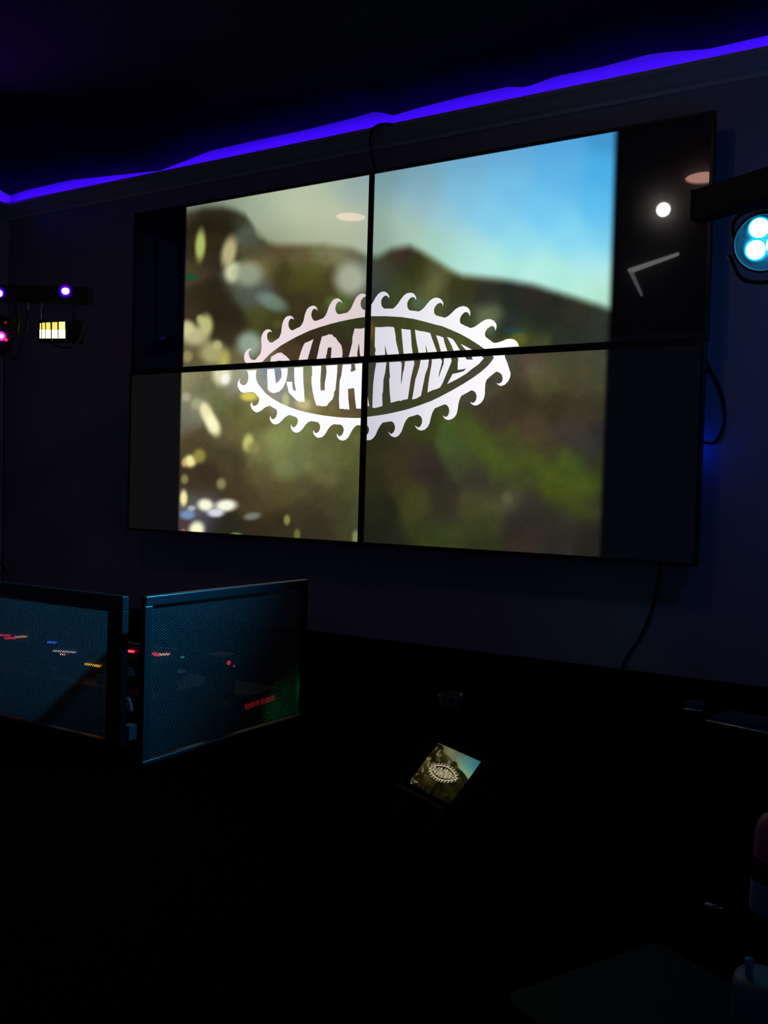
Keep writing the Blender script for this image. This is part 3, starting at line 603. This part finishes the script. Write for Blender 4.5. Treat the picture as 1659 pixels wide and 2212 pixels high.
t2 = thing('power_strip', 'black rack unit with a row of red lights low behind the side mesh panel', 'rack unit', (1.31, -1.04, DZ))
obj('case', box(0, 0.195, 0.0, 0.14, 0.004, 0.045, 0.003), M_BLACK, t2)
qa = Vector(at_X(527, 1517, 1.505)) - Vector((1.31, -1.04, DZ)); qb = Vector(at_X(592, 1514, 1.505)) - Vector((1.31, -1.04, DZ))
for i in range(6):
    p = qa.lerp(qb, (i + 0.5) / 6)
    obj('red_light', box(0.195, 0.2, p.y - 0.0068, p.y + 0.0068, 0.012, 0.0255), glow('deep_red_led', (1.0, 0.02, 0.05), 0.45), t2)
q = Vector(at_X(497, 1432, 1.50))
t3 = thing('cable_tester', 'small black box with one red light behind the side mesh panel', 'device', (1.44, q.y - 0.03, DZ))
obj('case', box(0, 0.055, 0.0, 0.06, 0, q.z - DZ + 0.02, 0.003), M_BLACK, t3)
obj('red_light', lath([(0.006, -0.001), (0.005, 0.002), (0.0, 0.003)], (0.056, 0.03, q.z - DZ), (1, 0, 0), 12, cap=False), M_RED, t3)
obj('red_light', lath([(0.0028, -0.001), (0.002, 0.002), (0.0, 0.003)], (0.056, 0.052, q.z - DZ - 0.012), (1, 0, 0), 10, cap=False), M_RED, t3)
# green lamp inside the enclosure; hood added to shield its bulb from view
gp = (1.515, -1.175, DZ)
t4 = thing('green_lamp', 'small hooded lamp throwing green light on the far end of the side mesh panel', 'lamp', gp)
obj('base', lath([(0.02, 0.0), (0.02, 0.008), (0.006, 0.012), (0.005, 0.03)], n=16), M_BLACK, t4)
gd = Vector((0.95, 1.0, -0.05)).normalized()
obj('hood', lath([(0.016, 0.034), (0.018, 0.034), (0.018, -0.002), (0.010, -0.014), (0.0, -0.014)], (0, 0, 0.042), gd, 20, cap=False), M_BLACK, t4, True)
obj('bulb', lath([(0.008, 0.0), (0.006, 0.006), (0.0, 0.008)], (0, 0, 0.042), gd, 14, cap=False), glow('green_bulb', (0.02, 0.9, 0.22), 1.0), t4, True)
ld = bpy.data.lights.new('green_beam', 'SPOT'); ld.energy = 0.30; ld.color = (0.0, 1.0, 0.22); ld.spot_size = math.radians(74); ld.spot_blend = 1.0; ld.shadow_soft_size = 0.008
lo = bpy.data.objects.new('green_beam', ld); COL.objects.link(lo); lo.parent = t4; lo.location = Vector((0, 0, 0.042)) + gd * 0.02
lo.rotation_euler = gd.to_track_quat('-Z', 'Y').to_euler()

# ------------------------------------------------------------------ stage light with three cyan LEDs at the right
def led_lens(parent, c, axis, r, core, rim, name='led_lens'):
    o = obj(name, lath([(r, 0.0), (r * 0.97, r * 0.12), (r * 0.8, r * 0.3), (r * 0.45, r * 0.42), (0.0, r * 0.46)], c, axis, 22, cap=False), core, parent, True)
    obj('halo_rim', lath([(r * 1.0, -0.001), (r * 1.12, -0.001), (r * 1.12, r * 0.10), (r * 1.0, r * 0.12)], c, axis, 22, cap=False), rim, o, True)
    return o
PAR = Vector(at_d(1650, 523, 2.04))
paxis = (Vector(CAM) - PAR).normalized()
paxis = (paxis + Vector((-0.10, 0.0, -0.08))).normalized()
bar_dir = Vector((0.891, -0.454, 0)).normalized(); bar_nrm = Vector((-0.454, -0.891, 0)).normalized()
P0 = Vector(at_d(1496, 410, 2.22))
mw = Matrix.Identity(4)
for i in range(3):
    mw[i][0] = bar_dir[i]; mw[i][1] = -bar_nrm[i]; mw[i][2] = (0, 0, 1)[i]; mw[i][3] = P0[i]
t = thing('lighting_bar', 'black crossbar above the cyan stage light at the right edge', 'lighting bar', matrix=mw)
Hs = P0.z
obj('crossbar', box(0.0, 1.15, 0.0, 0.055, -0.075, 0.0, 0.004), M_BLACK, t)
obj('end_cap', box(-0.006, 0.0, -0.002, 0.057, -0.077, 0.002, 0.002), M_BLACK, t)
for hx in (0.42, 1.0):
    obj('hanger_rod', lath([(0.006, 0.0), (0.006, 3.075 - P0.z)], (hx, 0.028, 0), n=10), M_BLACK, t)
a_, u_, v_ = frame_of(paxis)
t = thing('par_light', 'round stage light with three glowing cyan LEDs at the right picture edge', 'stage light', PAR)
R0 = 0.066
M_HOUSE = mat('black_light_housing', (0.03, 0.03, 0.032), 0.4)
obj('housing', lath([(R0 * 0.98, 0.012), (R0 * 1.04, 0.012), (R0 * 1.06, -0.02), (R0 * 0.95, -0.09), (R0 * 0.6, -0.11), (0.0, -0.112)], axis=paxis, n=40, cap=False), M_HOUSE, t, True)
obj('front_ring', lath([(R0 * 0.94, 0.004), (R0 * 0.95, 0.014), (R0 * 1.03, 0.014), (R0 * 1.04, 0.010)], axis=paxis, n=40, cap=False), mat('glossy_ring', (0.05, 0.05, 0.055), 0.15), t, True)
obj('face_plate', lath([(R0 * 0.96, 0.0), (R0 * 0.6, -0.004), (0.0, -0.005)], axis=paxis, n=40, cap=False), mat('dark_face_plate', (0.22, 0.25, 0.28), 0.45), t, True)
M_CYAN = glow('cyan_led', (0.05, 0.52, 1.0), 26.0); M_CYHALO = glow('cyan_halo', (0.0, 0.55, 1.0), 1.3)  # glowing rim paints the halo round each LED
right = Vector(ROT[:, 0]); up = Vector(ROT[:, 1])
for dx, dy in ((-9, 31), (-19, -18), (28, -4)):
    k = 2.04 / FPX
    off = right * (dx * k) + up * (dy * k); off -= paxis * off.dot(paxis)
    led_lens(t, off + paxis * 0.0, paxis, 0.0225, M_CYAN, M_CYHALO)
yk = [v_ * 0 + Vector((0, 0, 0))]
side = paxis.cross(Vector((0, 0, 1))).normalized()
bm = tube([side * (R0 * 1.08) - paxis * 0.05, side * (R0 * 1.14) - paxis * 0.05 + Vector((0, 0, 0.05)), side * (R0 * 0.6) - paxis * 0.05 + Vector((0, 0, 0.076)), -side * (R0 * 0.6) - paxis * 0.05 + Vector((0, 0, 0.076)),
           -side * (R0 * 1.14) - paxis * 0.05 + Vector((0, 0, 0.05)), -side * (R0 * 1.08) - paxis * 0.05], 0.005, 8, 5)
obj('yoke', bm, M_BLACK, t, True)
bm = tube([side * 1.25 * R0 - paxis * 0.06 + Vector((0, 0, -0.03)), side * 0.8 * R0 - paxis * 0.05 + Vector((0, 0, -0.085)), Vector((0, 0, -0.10)) - paxis * 0.05, -side * 0.8 * R0 - paxis * 0.05 + Vector((0, 0, -0.085)),
           -side * 1.25 * R0 - paxis * 0.06 + Vector((0, 0, -0.03))], 0.005, 8, 5)
obj('stand_bracket', bm, M_BLACK, t, True)
ld = bpy.data.lights.new('cyan_beam', 'SPOT'); ld.energy = 420.0; ld.color = (0.02, 0.46, 1.0); ld.spot_size = math.radians(76); ld.spot_blend = 1.0; ld.shadow_soft_size = 0.03
lo = bpy.data.objects.new('cyan_beam', ld); COL.objects.link(lo)
lo.parent = t; lo.location = paxis * 0.03
lo.rotation_euler = Vector((-0.64, -0.78, -0.24)).to_track_quat('-Z', 'Y').to_euler()

# a second lamp of the same kind further along the bar, turned to the wall
p2 = P0 + bar_dir * 0.52 + Vector((0, 0, -0.17)) - bar_nrm * 0.02
ax2 = (Vector((2.95, WY, 2.02)) - p2).normalized()
t = thing('par_light', 'round stage light turned to the wall just beyond the right edge', 'stage light', p2)
obj('housing', lath([(R0 * 0.98, 0.012), (R0 * 1.04, 0.012), (R0 * 1.06, -0.02), (R0 * 0.95, -0.09), (R0 * 0.6, -0.11), (0.0, -0.112)], axis=ax2, n=40, cap=False), M_HOUSE, t, True)
obj('face_plate', lath([(R0 * 0.96, 0.0), (0.0, -0.005)], axis=ax2, n=40, cap=False), MATS['dark_face_plate'], t, True)
fa, fu, fv = frame_of(ax2)
for k in range(3):
    led_lens(t, (fu * math.cos(k * 2.094) + fv * math.sin(k * 2.094)) * 0.031, ax2, 0.0225, glow('blue_led_face', (0.02, 0.30, 1.0), 16.0), M_CYHALO)
s2 = ax2.cross(Vector((0, 0, 1))).normalized()
obj('yoke', tube([s2 * 0.072 - ax2 * 0.05, s2 * 0.075 - ax2 * 0.05 + Vector((0, 0, 0.05)), s2 * 0.04 - ax2 * 0.05 + Vector((0, 0, 0.085)), -s2 * 0.04 - ax2 * 0.05 + Vector((0, 0, 0.085)), -s2 * 0.075 - ax2 * 0.05 + Vector((0, 0, 0.05)), -s2 * 0.072 - ax2 * 0.05], 0.007, 8, 5), M_BLACK, t, True)
ld = bpy.data.lights.new('blue_beam', 'SPOT'); ld.energy = 0.7; ld.color = (0.0, 0.22, 1.0); ld.spot_size = math.radians(165); ld.spot_blend = 1.0; ld.shadow_soft_size = 0.04
lo = bpy.data.objects.new('blue_beam', ld); COL.objects.link(lo); lo.parent = t; lo.location = ax2 * 0.03
lo.rotation_euler = ax2.to_track_quat('-Z', 'Y').to_euler()

# ------------------------------------------------------------------ light bar, stage light and effect light in the left corner
BD = Vector((0.872, 0.489, 0)).normalized()
E0 = Vector(at_d(186, 636, 3.5)); LB = 1.0; hb = 0.032
mw = Matrix.Identity(4)
for i in range(3):
    mw[i][0] = BD[i]; mw[i][1] = (-0.489, 0.872, 0)[i]; mw[i][2] = (0, 0, 1)[i]; mw[i][3] = (E0 - BD * LB)[i]
zb = E0.z
t = thing('light_bar', 'black light bar with violet LEDs hanging in the left corner', 'light bar', matrix=mw)
obj('bar', box(0, LB, 0, 0.06, -hb, hb, 0.008), M_BLACK, t)
obj('end_cap', box(LB, LB + 0.008, 0.002, 0.058, -hb + .002, hb - .002, 0.003), M_BLACK, t)
for hx in (0.12, 0.55):
    obj('hanger_rod', lath([(0.006, hb), (0.006, 3.07 - zb)], (hx, 0.03, 0), n=10), M_BLACK, t)
inv = mw.inverted()
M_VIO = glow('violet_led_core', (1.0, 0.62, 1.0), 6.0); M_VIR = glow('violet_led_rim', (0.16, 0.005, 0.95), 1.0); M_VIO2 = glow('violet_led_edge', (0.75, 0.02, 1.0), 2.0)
def bar_led(x, y):
    c = inv @ Vector(at_d(x, y, 3.5)); c.y = -0.001
    o = obj('led_lens', lath([(0.0155, 0.0), (0.014, 0.006), (0.008, 0.010), (0.0, 0.011)], c, (0, -1, 0), 18, cap=False), M_VIO, t, True)
    for v in o.data.vertices: v.co.z = c.z + (v.co.z - c.z) * 0.82
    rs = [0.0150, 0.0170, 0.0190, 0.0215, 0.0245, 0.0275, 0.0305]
    gl = [(0.7, 0.03, 1.4), (0.22, 0.006, 1.1), (0.075, 0.001, 0.8), (0.035, 0.0, 0.42), (0.016, 0.0, 0.20), (0.006, 0.0, 0.08), (0.0, 0.0, 0.02)]  # halo of light round the LED, painted as a fading glow
    d = obj('halo_dish', lath([(r_, 0.0008 + 0.004 * (r_ / 0.0305) ** 2) for r_ in rs], c, (0, -1, 0), 24, cap=False), screen_mat('violet_halo', refl=0.01, haze=0.0), o, True)
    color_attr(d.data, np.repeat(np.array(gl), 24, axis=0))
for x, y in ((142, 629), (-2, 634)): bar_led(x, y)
obj('uplight', lath([(0.022, 0.0), (0.024, 0.014), (0.02, 0.016), (0.0, 0.016)], (0.30, 0.03, hb), n=20, cap=False), M_VIR, t, True)
ld = bpy.data.lights.new('violet_uplight', 'SPOT'); ld.energy = 60.0; ld.color = (0.22, 0.04, 1.0); ld.spot_size = math.radians(70); ld.spot_blend = 1.0; ld.shadow_soft_size = 0.03
lo = bpy.data.objects.new('violet_uplight', ld); COL.objects.link(lo); lo.parent = t; lo.location = (0.30, 0.03, hb + 0.03)
lo.rotation_euler = (inv.to_3x3() @ (Vector(at_Z(-60, 40, 3.07)) - (mw @ Vector((0.30, 0.03, hb + 0.03))))).to_track_quat('-Z', 'Y').to_euler()
obj('safety_wire', tube([inv @ Vector(at_d(61, 652, 3.5)), inv @ Vector(at_d(60, 673, 3.5))], 0.0022, 6, 1), M_CHROME, t)
obj('safety_wire', tube([inv @ Vector(at_d(90, 652, 3.5)), inv @ Vector(at_d(88, 672, 3.5)), inv @ Vector(at_d(89, 690, 3.5))], 0.0018, 6, 1), M_CHROME, t)

c = Vector(at_d(-14, 722, 3.46)); ax = (Vector(CAM) - c).normalized()
t = thing('par_light', 'round stage light with violet LEDs cut off by the left picture edge', 'stage light', c)
R1 = 0.085
obj('housing', lath([(R1 * 0.9, 0.01), (R1, 0.012), (R1 * 1.04, -0.02), (R1 * 0.9, -0.09), (0.0, -0.11)], axis=ax, n=36, cap=False), M_HOUSE, t, True)
obj('face_plate', lath([(R1 * 0.94, 0.0), (0.0, -0.002)], axis=ax, n=36, cap=False), M_BLACK, t)
for dx, dy, m in ((16, -4, M_VIO2), (-20, 10, M_VIO2), (2, 38, M_VIO2)):
    k = 3.46 / FPX; off = right * (dx * k) + up * (dy * k)
    o = obj('led_lens', lath([(0.018, 0.0), (0.015, 0.007), (0.0, 0.010)], off, ax, 18, cap=False), M_VIO2, t, True)
    obj('lens_core', lath([(0.009, 0.0095), (0.006, 0.012), (0.0, 0.013)], off, ax, 14, cap=False), M_VIO, o, True)
for dx, dy, st in ((26, 25, 1), (27, -12, 2)):
    k = 3.46 / FPX; off = right * (dx * k) + up * (dy * k)
    obj('status_light', lath([(0.0045 * st ** .5, 0.0), (0.0, 0.006)], off + ax * 0.004, ax, 12, cap=False), glow('red_status_%d' % st, (1.0, 0.03, 0.06), 0.35 * st * st), t)
bm = tube([Vector((0, 0, 0)) + right * (R1 * 1.05), right * (R1 * 1.12) + Vector((0, 0, 0.07)), right * (R1 * 0.9) + Vector((0, 0, 0.13)), Vector((0, 0, 0.135))], 0.010, 8, 5)
obj('yoke', bm, M_BLACK, t, True)
def d3(x, y, d=3.48): return at_d(x, y, d)
cable([d3(14, 757), d3(20, 768), d3(27, 775), d3(34, 773), d3(42, 757), d3(50, 735), d3(58, 705), d3(60, 672)], 0.0042, 'thin black lead drooping between light bar and violet stage light')
cable([at_d(9, 700, 3.9), at_d(10, 800, 3.9), at_d(8, 1000, 3.9), at_d(5, 1262, 3.9), at_d(4, 1300, 3.9)], 0.004, 'black lead hanging straight down in the left corner')
cable([at_d(-12, 1205, 3.4), at_d(4, 1218, 3.4), at_d(16, 1236, 3.4), at_d(25, 1262, 3.4), at_d(28, 1300, 3.4)], 0.0055, 'black lead arching over the left mesh panel')

# effect light with a curved row of glowing windows
ec = Vector(at_d(132, 716, 3.55))
M_DARKH = mat('matt_black_housing', (0.004, 0.004, 0.004), 0.7, spec=0.1)
t = thing('effect_light', 'effect light with five glowing yellow and white windows', 'stage light', ec)
def L(x, y, d): return Vector(at_d(x, y, d)) - ec
def slab(x0, x1, y0, y1, d0, d1, thick, bev=0):
    bm = bmesh.new()
    f = [L(x0, y1, d0), L(x1, y1, d1), L(x1, y0, d1), L(x0, y0, d0)]
    k = Vector(ray((x0 + x1) / 2, (y0 + y1) / 2)) * thick
    a = [bm.verts.new(v) for v in f]; b = [bm.verts.new(v + k) for v in f]
    bm.faces.new(a); bm.faces.new(list(reversed(b)))
    for i in range(4): bm.faces.new((a[i], b[i], b[(i + 1) % 4], a[(i + 1) % 4]))
    bmesh.ops.recalc_face_normals(bm, faces=bm.faces[:]); return bm
obj('housing', slab(143, 180, 693, 742, 3.44, 3.50, 0.10), M_DARKH, t)
obj('lamp_body', slab(83, 143, 692, 737, 3.53, 3.47, 0.08), M_DARKH, t)
M_YEL = glow('yellow_window', (1.0, 0.86, 0.14), 1.02); M_YEL2 = glow('pale_yellow_window', (1.0, 0.93, 0.30), 1.3); M_WIN = glow('white_window', (1.0, 0.98, 0.62), 1.7)
cols = [(86, 90, 3.505, 3.495, 698), (91, 97.5, 3.49, 3.48, 697), (99.5, 109, 3.475, 3.465, 696.5), (112.5, 124, 3.46, 3.45, 696), (127, 140.5, 3.44, 3.43, 695)]
for i, (xa, xb, da, db, yt) in enumerate(cols):
    o = obj('window', slab(xa, xb, yt, 712 - (0 if i < 3 else 0.5), da, db, 0.006), M_YEL2 if i == 4 else M_YEL, t)
    obj('lower_pane', slab(xa - 0.6, xb + 0.6, 712, 731, da, db, 0.006), M_WIN, o)
    if i: obj('divider', slab(xa - 2.0, xa - 0.6, 694, 734, da - 0.004, da - 0.004, 0.012), M_BLACK, t)
obj('lower_lip', slab(84, 143, 732, 741, 3.50, 3.42, 0.05), M_DARKH, t)
for x, y in ((112, 736), (141, 736)): obj('screw', lath([(0.004, 0), (0.0, 0.002)], L(x, y, 3.42), (Vector(CAM) - ec), 10, cap=False), M_CHROME, t)
obj('yoke', tube([L(112, 738, 3.46), L(120, 746, 3.46), L(135, 751, 3.46), L(152, 750, 3.46), L(166, 741, 3.47), L(176, 722, 3.48), L(178, 700, 3.48)], 0.004, 8, 5), M_BLACK, t, True)
obj('hanging_arm', tube([L(160, 693, 3.49), L(160, 660, 3.50)], 0.008, 8, 1), M_BLACK, t)

# ------------------------------------------------------------------ tablet on the desk, repeating the picture
TC = Vector((2.262, -1.424, 1.036)); tx = Vector((0.896, -0.444, -0.016)).normalized(); tn = Vector((-0.301, -0.633, 0.713))
tn = (tn - tx * tn.dot(tx)).normalized(); tz = tn.cross(tx) * 1.0
if tz.z < 0: tz = -tz
ty = -tn
mw = Matrix.Identity(4)
for i in range(3):
    mw[i][0] = tx[i]; mw[i][1] = ty[i]; mw[i][2] = tz[i]; mw[i][3] = TC[i]
t = thing('tablet', 'small tilted tablet showing the same picture as the video wall', 'tablet', matrix=mw)
cw_, ch_ = 0.125, 0.0938
obj('body', box(-0.098, 0.098, 0.0006, 0.009, -0.060, 0.060, 0.003), mat('matt_tablet_shell', (0.002, 0.002, 0.0022), 0.8, spec=0.05), t)
obj('dark_glass', box(-0.086, 0.086, 0.0002, 0.0008, -0.049, 0.049), mat('dark_glass', (0.002, 0.002, 0.0025), 0.3, spec=0.1), t)
def tablet_tint(lin):
    g = lin * np.array([0.37, 0.35, 0.23]); return g * 1.0
tv = []; tf = []; tc_ = []
nx, nz = 80, 60
for q in PANEL:
    x0, z0, _ = PANEL[q]
    xa = x0 + PW - BXI - CWID if q[1] == 'L' else x0 + BXI
    gx = np.linspace(xa + 1e-4, xa + CWID - 1e-4, nx); gz = np.linspace(z0 + BZI, z0 + PH - BZI, nz)
    GX, GZ = np.meshgrid(gx, gz); GX = GX.ravel(); GZ = GZ.ravel()
    px_, py_ = to_px(np.stack([GX, np.zeros_like(GX), GZ], 1))
    lin = tablet_tint(s2l(paint(q, px_, py_)))
    u, v = panel_uv(q, GX, GZ)
    if q[0] == 'L': lin = lin * 0.45
    elif q == 'UL': lin = lin * 0.85
    b0 = len(tv)
    tv += np.stack([(u - 0.5) * cw_, np.zeros_like(u), (v - 0.5) * ch_], 1).tolist(); tc_ += lin.tolist()
    tf += (grid_mesh('t', nx, nz) + b0).tolist()
me = bpy.data.meshes.new('screen'); me.from_pydata(tv, [], tf); color_attr(me, np.array(tc_)); me.materials.append(screen_mat('lit_tablet', refl=0.02, haze=0.0))
so = bpy.data.objects.new('screen', me); COL.objects.link(so); so.parent = t
tv = []; tf = []
for q in PANEL:
    for poly in LOGO[q]:
        b0 = len(tv)
        for (x, y) in poly:
            w3 = at_Y(x, y, 0.0); u, v = panel_uv(q, w3[0], w3[2])
            lim = (0.0, 0.5) if q[1] == 'L' else (0.5, 1.0); vl = (0.5, 1.0) if q[0] == 'U' else (0.0, 0.5)
            u = min(max(u, lim[0]), lim[1]); v = min(max(v, vl[0]), vl[1])
            tv.append(((u - 0.5) * cw_, -0.0003, (v - 0.5) * ch_))
        tf.append(list(range(b0, len(tv))))
me = bpy.data.meshes.new('logo'); me.from_pydata(tv, [], tf); color_attr(me, np.array([s2l((176, 160, 130))] * len(tv))); me.materials.append(screen_mat('lit_tablet_logo', refl=0.02, haze=0.0))
lo = bpy.data.objects.new('logo', me); COL.objects.link(lo); lo.parent = so
# easel stand behind and below the tablet
i4 = mw.inverted()
def W2T(v): return i4 @ Vector(v)
lo_z = -0.060
foot = mw @ Vector((0, 0.004, lo_z))
obj('stand_ledge', box(-0.07, 0.07, -0.014, 0.012, lo_z - 0.008, lo_z - 0.001, 0.001), M_BLACK, t)
bk = mw @ Vector((0, 0.012, 0.02))
obj('stand_leg', tube([W2T(bk), W2T((bk.x + 0.05, bk.y + 0.09, DZ + 0.006))], 0.006, 8, 1), M_BLACK, t)
for sx in (-0.05, 0.05):
    f0 = mw @ Vector((sx, 0.004, lo_z - 0.006))
    obj('stand_foot', tube([W2T(f0), W2T((f0.x - 0.012, f0.y - 0.03, DZ + 0.005))], 0.005, 8, 1), M_BLACK, t)

# ------------------------------------------------------------------ things on the desk and counter
q = at_Z(972, 1545, DZ)
t = thing('tumbler', 'short dark drinking glass on the desk behind the tablet', 'glass', q)
gm = mat('smoked_glass', (0.05, 0.055, 0.055), 0.08, coat=0.5)
obj('cup', lath([(0.024, 0.0), (0.030, 0.004), (0.034, 0.058), (0.0325, 0.058), (0.028, 0.006), (0.0, 0.006)], n=28, cap=False), gm, t, True)
obj('drink', lath([(0.0, 0.035), (0.0295, 0.035)], n=28, cap=False), mat('dark_drink', (0.03, 0.02, 0.012), 0.1), t)

CZ = 0.966
def edge_case(label, pa, pb, depth, h, name='equipment_case'):
    a = Vector(at_Z(*pa, CZ + h)); b = Vector(at_Z(*pb, CZ + h)); d = (b - a); Ln = d.length
    t = thing(name, label, 'case', (a.x, a.y, CZ), math.atan2(d.y, d.x))
    bm = box(0, Ln, 0, depth, 0.004, h)
    bmesh.ops.bevel(bm, geom=bm.edges[:], offset=0.006, segments=4, profile=0.5, affect='EDGES')
    obj('shell', bm, mat('satin_black', (0.006, 0.006, 0.007), 0.22, coat=0.3), t, True)
    obj('glint_trim', tube([(0.006, -0.001, h - 0.003), (Ln - 0.006, -0.001, h - 0.003)], 0.0030, 12, 1), mat('glint_trim_metal', (0.7, 0.72, 0.75), 0.28, metal=1.0), t, True)  # metal strip added to catch a blue glint
    obj('lid_seam', box(0.004, Ln - 0.004, -0.0006, depth * 0.9, h * 0.55, h * 0.62), M_BLACK, t)
    for fx in (0.02, Ln - 0.02):
        for fy in (0.02, depth - 0.03): obj('foot', lath([(0.008, 0), (0.008, 0.004)], (fx, fy, 0), n=10), M_BLACK, t)
edge_case('flat glossy black case with blue glint on its front edge, right of the other case', (1520, 1553), (1720, 1594), 0.16, 0.024)
edge_case('small glossy black case with blue glint left of the wider flat case', (1474, 1529), (1521, 1534), 0.12, 0.03)

# bottles at the right picture edge
q = at_Z(1664, 1992, DZ)
t = thing('drink_bottle', 'plastic bottle with pink cap and blue label at the right edge', 'bottle', q)
clr = mat('clear_dark_plastic', (0.02, 0.02, 0.022), 0.12)
obj('body', lath([(0.024, 0.0), (0.028, 0.004), (0.0285, 0.02), (0.0275, 0.060), (0.026, 0.085), (0.024, 0.092)], n=28), clr, t, True)
obj('label_band', lath([(0.0290, 0.016), (0.0292, 0.018), (0.0284, 0.060), (0.0280, 0.061)], n=28, cap=False), mat('blue_label', (0.16, 0.30, 0.50), 0.6), t, True)
obj('cap', lath([(0.0250, 0.092), (0.0255, 0.095), (0.0245, 0.128), (0.0215, 0.142), (0.015, 0.152), (0.0, 0.156)], n=28, cap=False), mat('pink_cap', (0.55, 0.18, 0.28), 0.6), t, True)
obj('cap_ring', lath([(0.0258, 0.088), (0.0262, 0.091), (0.0258, 0.093)], n=28, cap=False), M_GLOSS, t, True)
q = at_Z(1648, 2250, DZ)
t = thing('pump_bottle', 'bottle with translucent blue pump cap in the lower right corner', 'bottle', q)
obj('body', lath([(0.030, 0.0), (0.033, 0.004), (0.034, 0.062), (0.032, 0.070), (0.024, 0.073), (0.009, 0.074)], n=28), mat('blue_grey_bottle', (0.10, 0.17, 0.26), 0.5), t, True)
po = Vector(ROT[:, 0]) * -0.0185; po.z = 0
obj('pump_cap', lath([(0.0042, 0.066), (0.0042, 0.084), (0.0050, 0.085), (0.0050, 0.092), (0.003, 0.0935), (0.0, 0.0935)], po, n=18, cap=False), mat('blue_pump', (0.05, 0.30, 0.80), 0.35), t, True)
# pen
a = Vector(at_Z(1521, 1953, DZ + 0.006)); b = Vector(at_Z(1565, 1964, DZ + 0.006))
d = b - a
t = thing('metal_pen', 'short silver pen lying on the dark desk left of the pink capped bottle', 'pen', (a.x, a.y, DZ + 0.0048), math.atan2(d.y, d.x))
obj('barrel', lath([(0.002, 0.0), (0.0045, 0.003), (0.0045, d.length * 0.75), (0.0035, d.length * 0.77)], axis=(1, 0, 0), n=12), mat('dull_metal', (0.35, 0.37, 0.4), 0.35, metal=1.0), t, True)
obj('tip', lath([(0.0035, d.length * 0.77), (0.001, d.length)], axis=(1, 0, 0), n=12), M_CHROME, t, True)
# rounded dark folder in the foreground
a = Vector(at_Z(1086, 2150, DZ + 0.014)); b = Vector(at_Z(1290, 2078, DZ + 0.014)); d = b - a
t = thing('folder', 'dark rounded folder lying on the desk at the bottom edge', 'folder', (a.x, a.y, DZ), math.atan2(d.y, d.x))
def rrect(w_, h_, r, z0, z1, n=6):
    bm = bmesh.new(); pts = []
    for cx, cy, s in ((w_ - r, h_ - r, 0), (r, h_ - r, 1), (r, r, 2), (w_ - r, r, 3)):
        for k in range(n + 1):
            a = math.pi / 2 * (s + k / n); pts.append((cx + r * math.cos(a), cy + r * math.sin(a)))
    lo_ = [bm.verts.new((x, y, z0)) for x, y in pts]; hi_ = [bm.verts.new((x, y, z1)) for x, y in pts]; m = len(pts)
    for i in range(m): bm.faces.new((lo_[i], lo_[(i + 1) % m], hi_[(i + 1) % m], hi_[i]))
    bm.faces.new(hi_); bm.faces.new(list(reversed(lo_))); return bm
bm = rrect(0.26, 0.17, 0.02, 0.010, 0.014)
for v in bm.verts: v.co.y -= 0.17
obj('cover', bm, mat('grey_cover', (0.0022, 0.0022, 0.0026), 0.6, spec=0.1), t)
bm = rrect(0.252, 0.162, 0.018, 0.0, 0.010)
for v in bm.verts: v.co.y -= 0.166; v.co.x += 0.004
obj('pages', bm, mat('dark_pages', (0.003, 0.003, 0.003), 0.8), t)
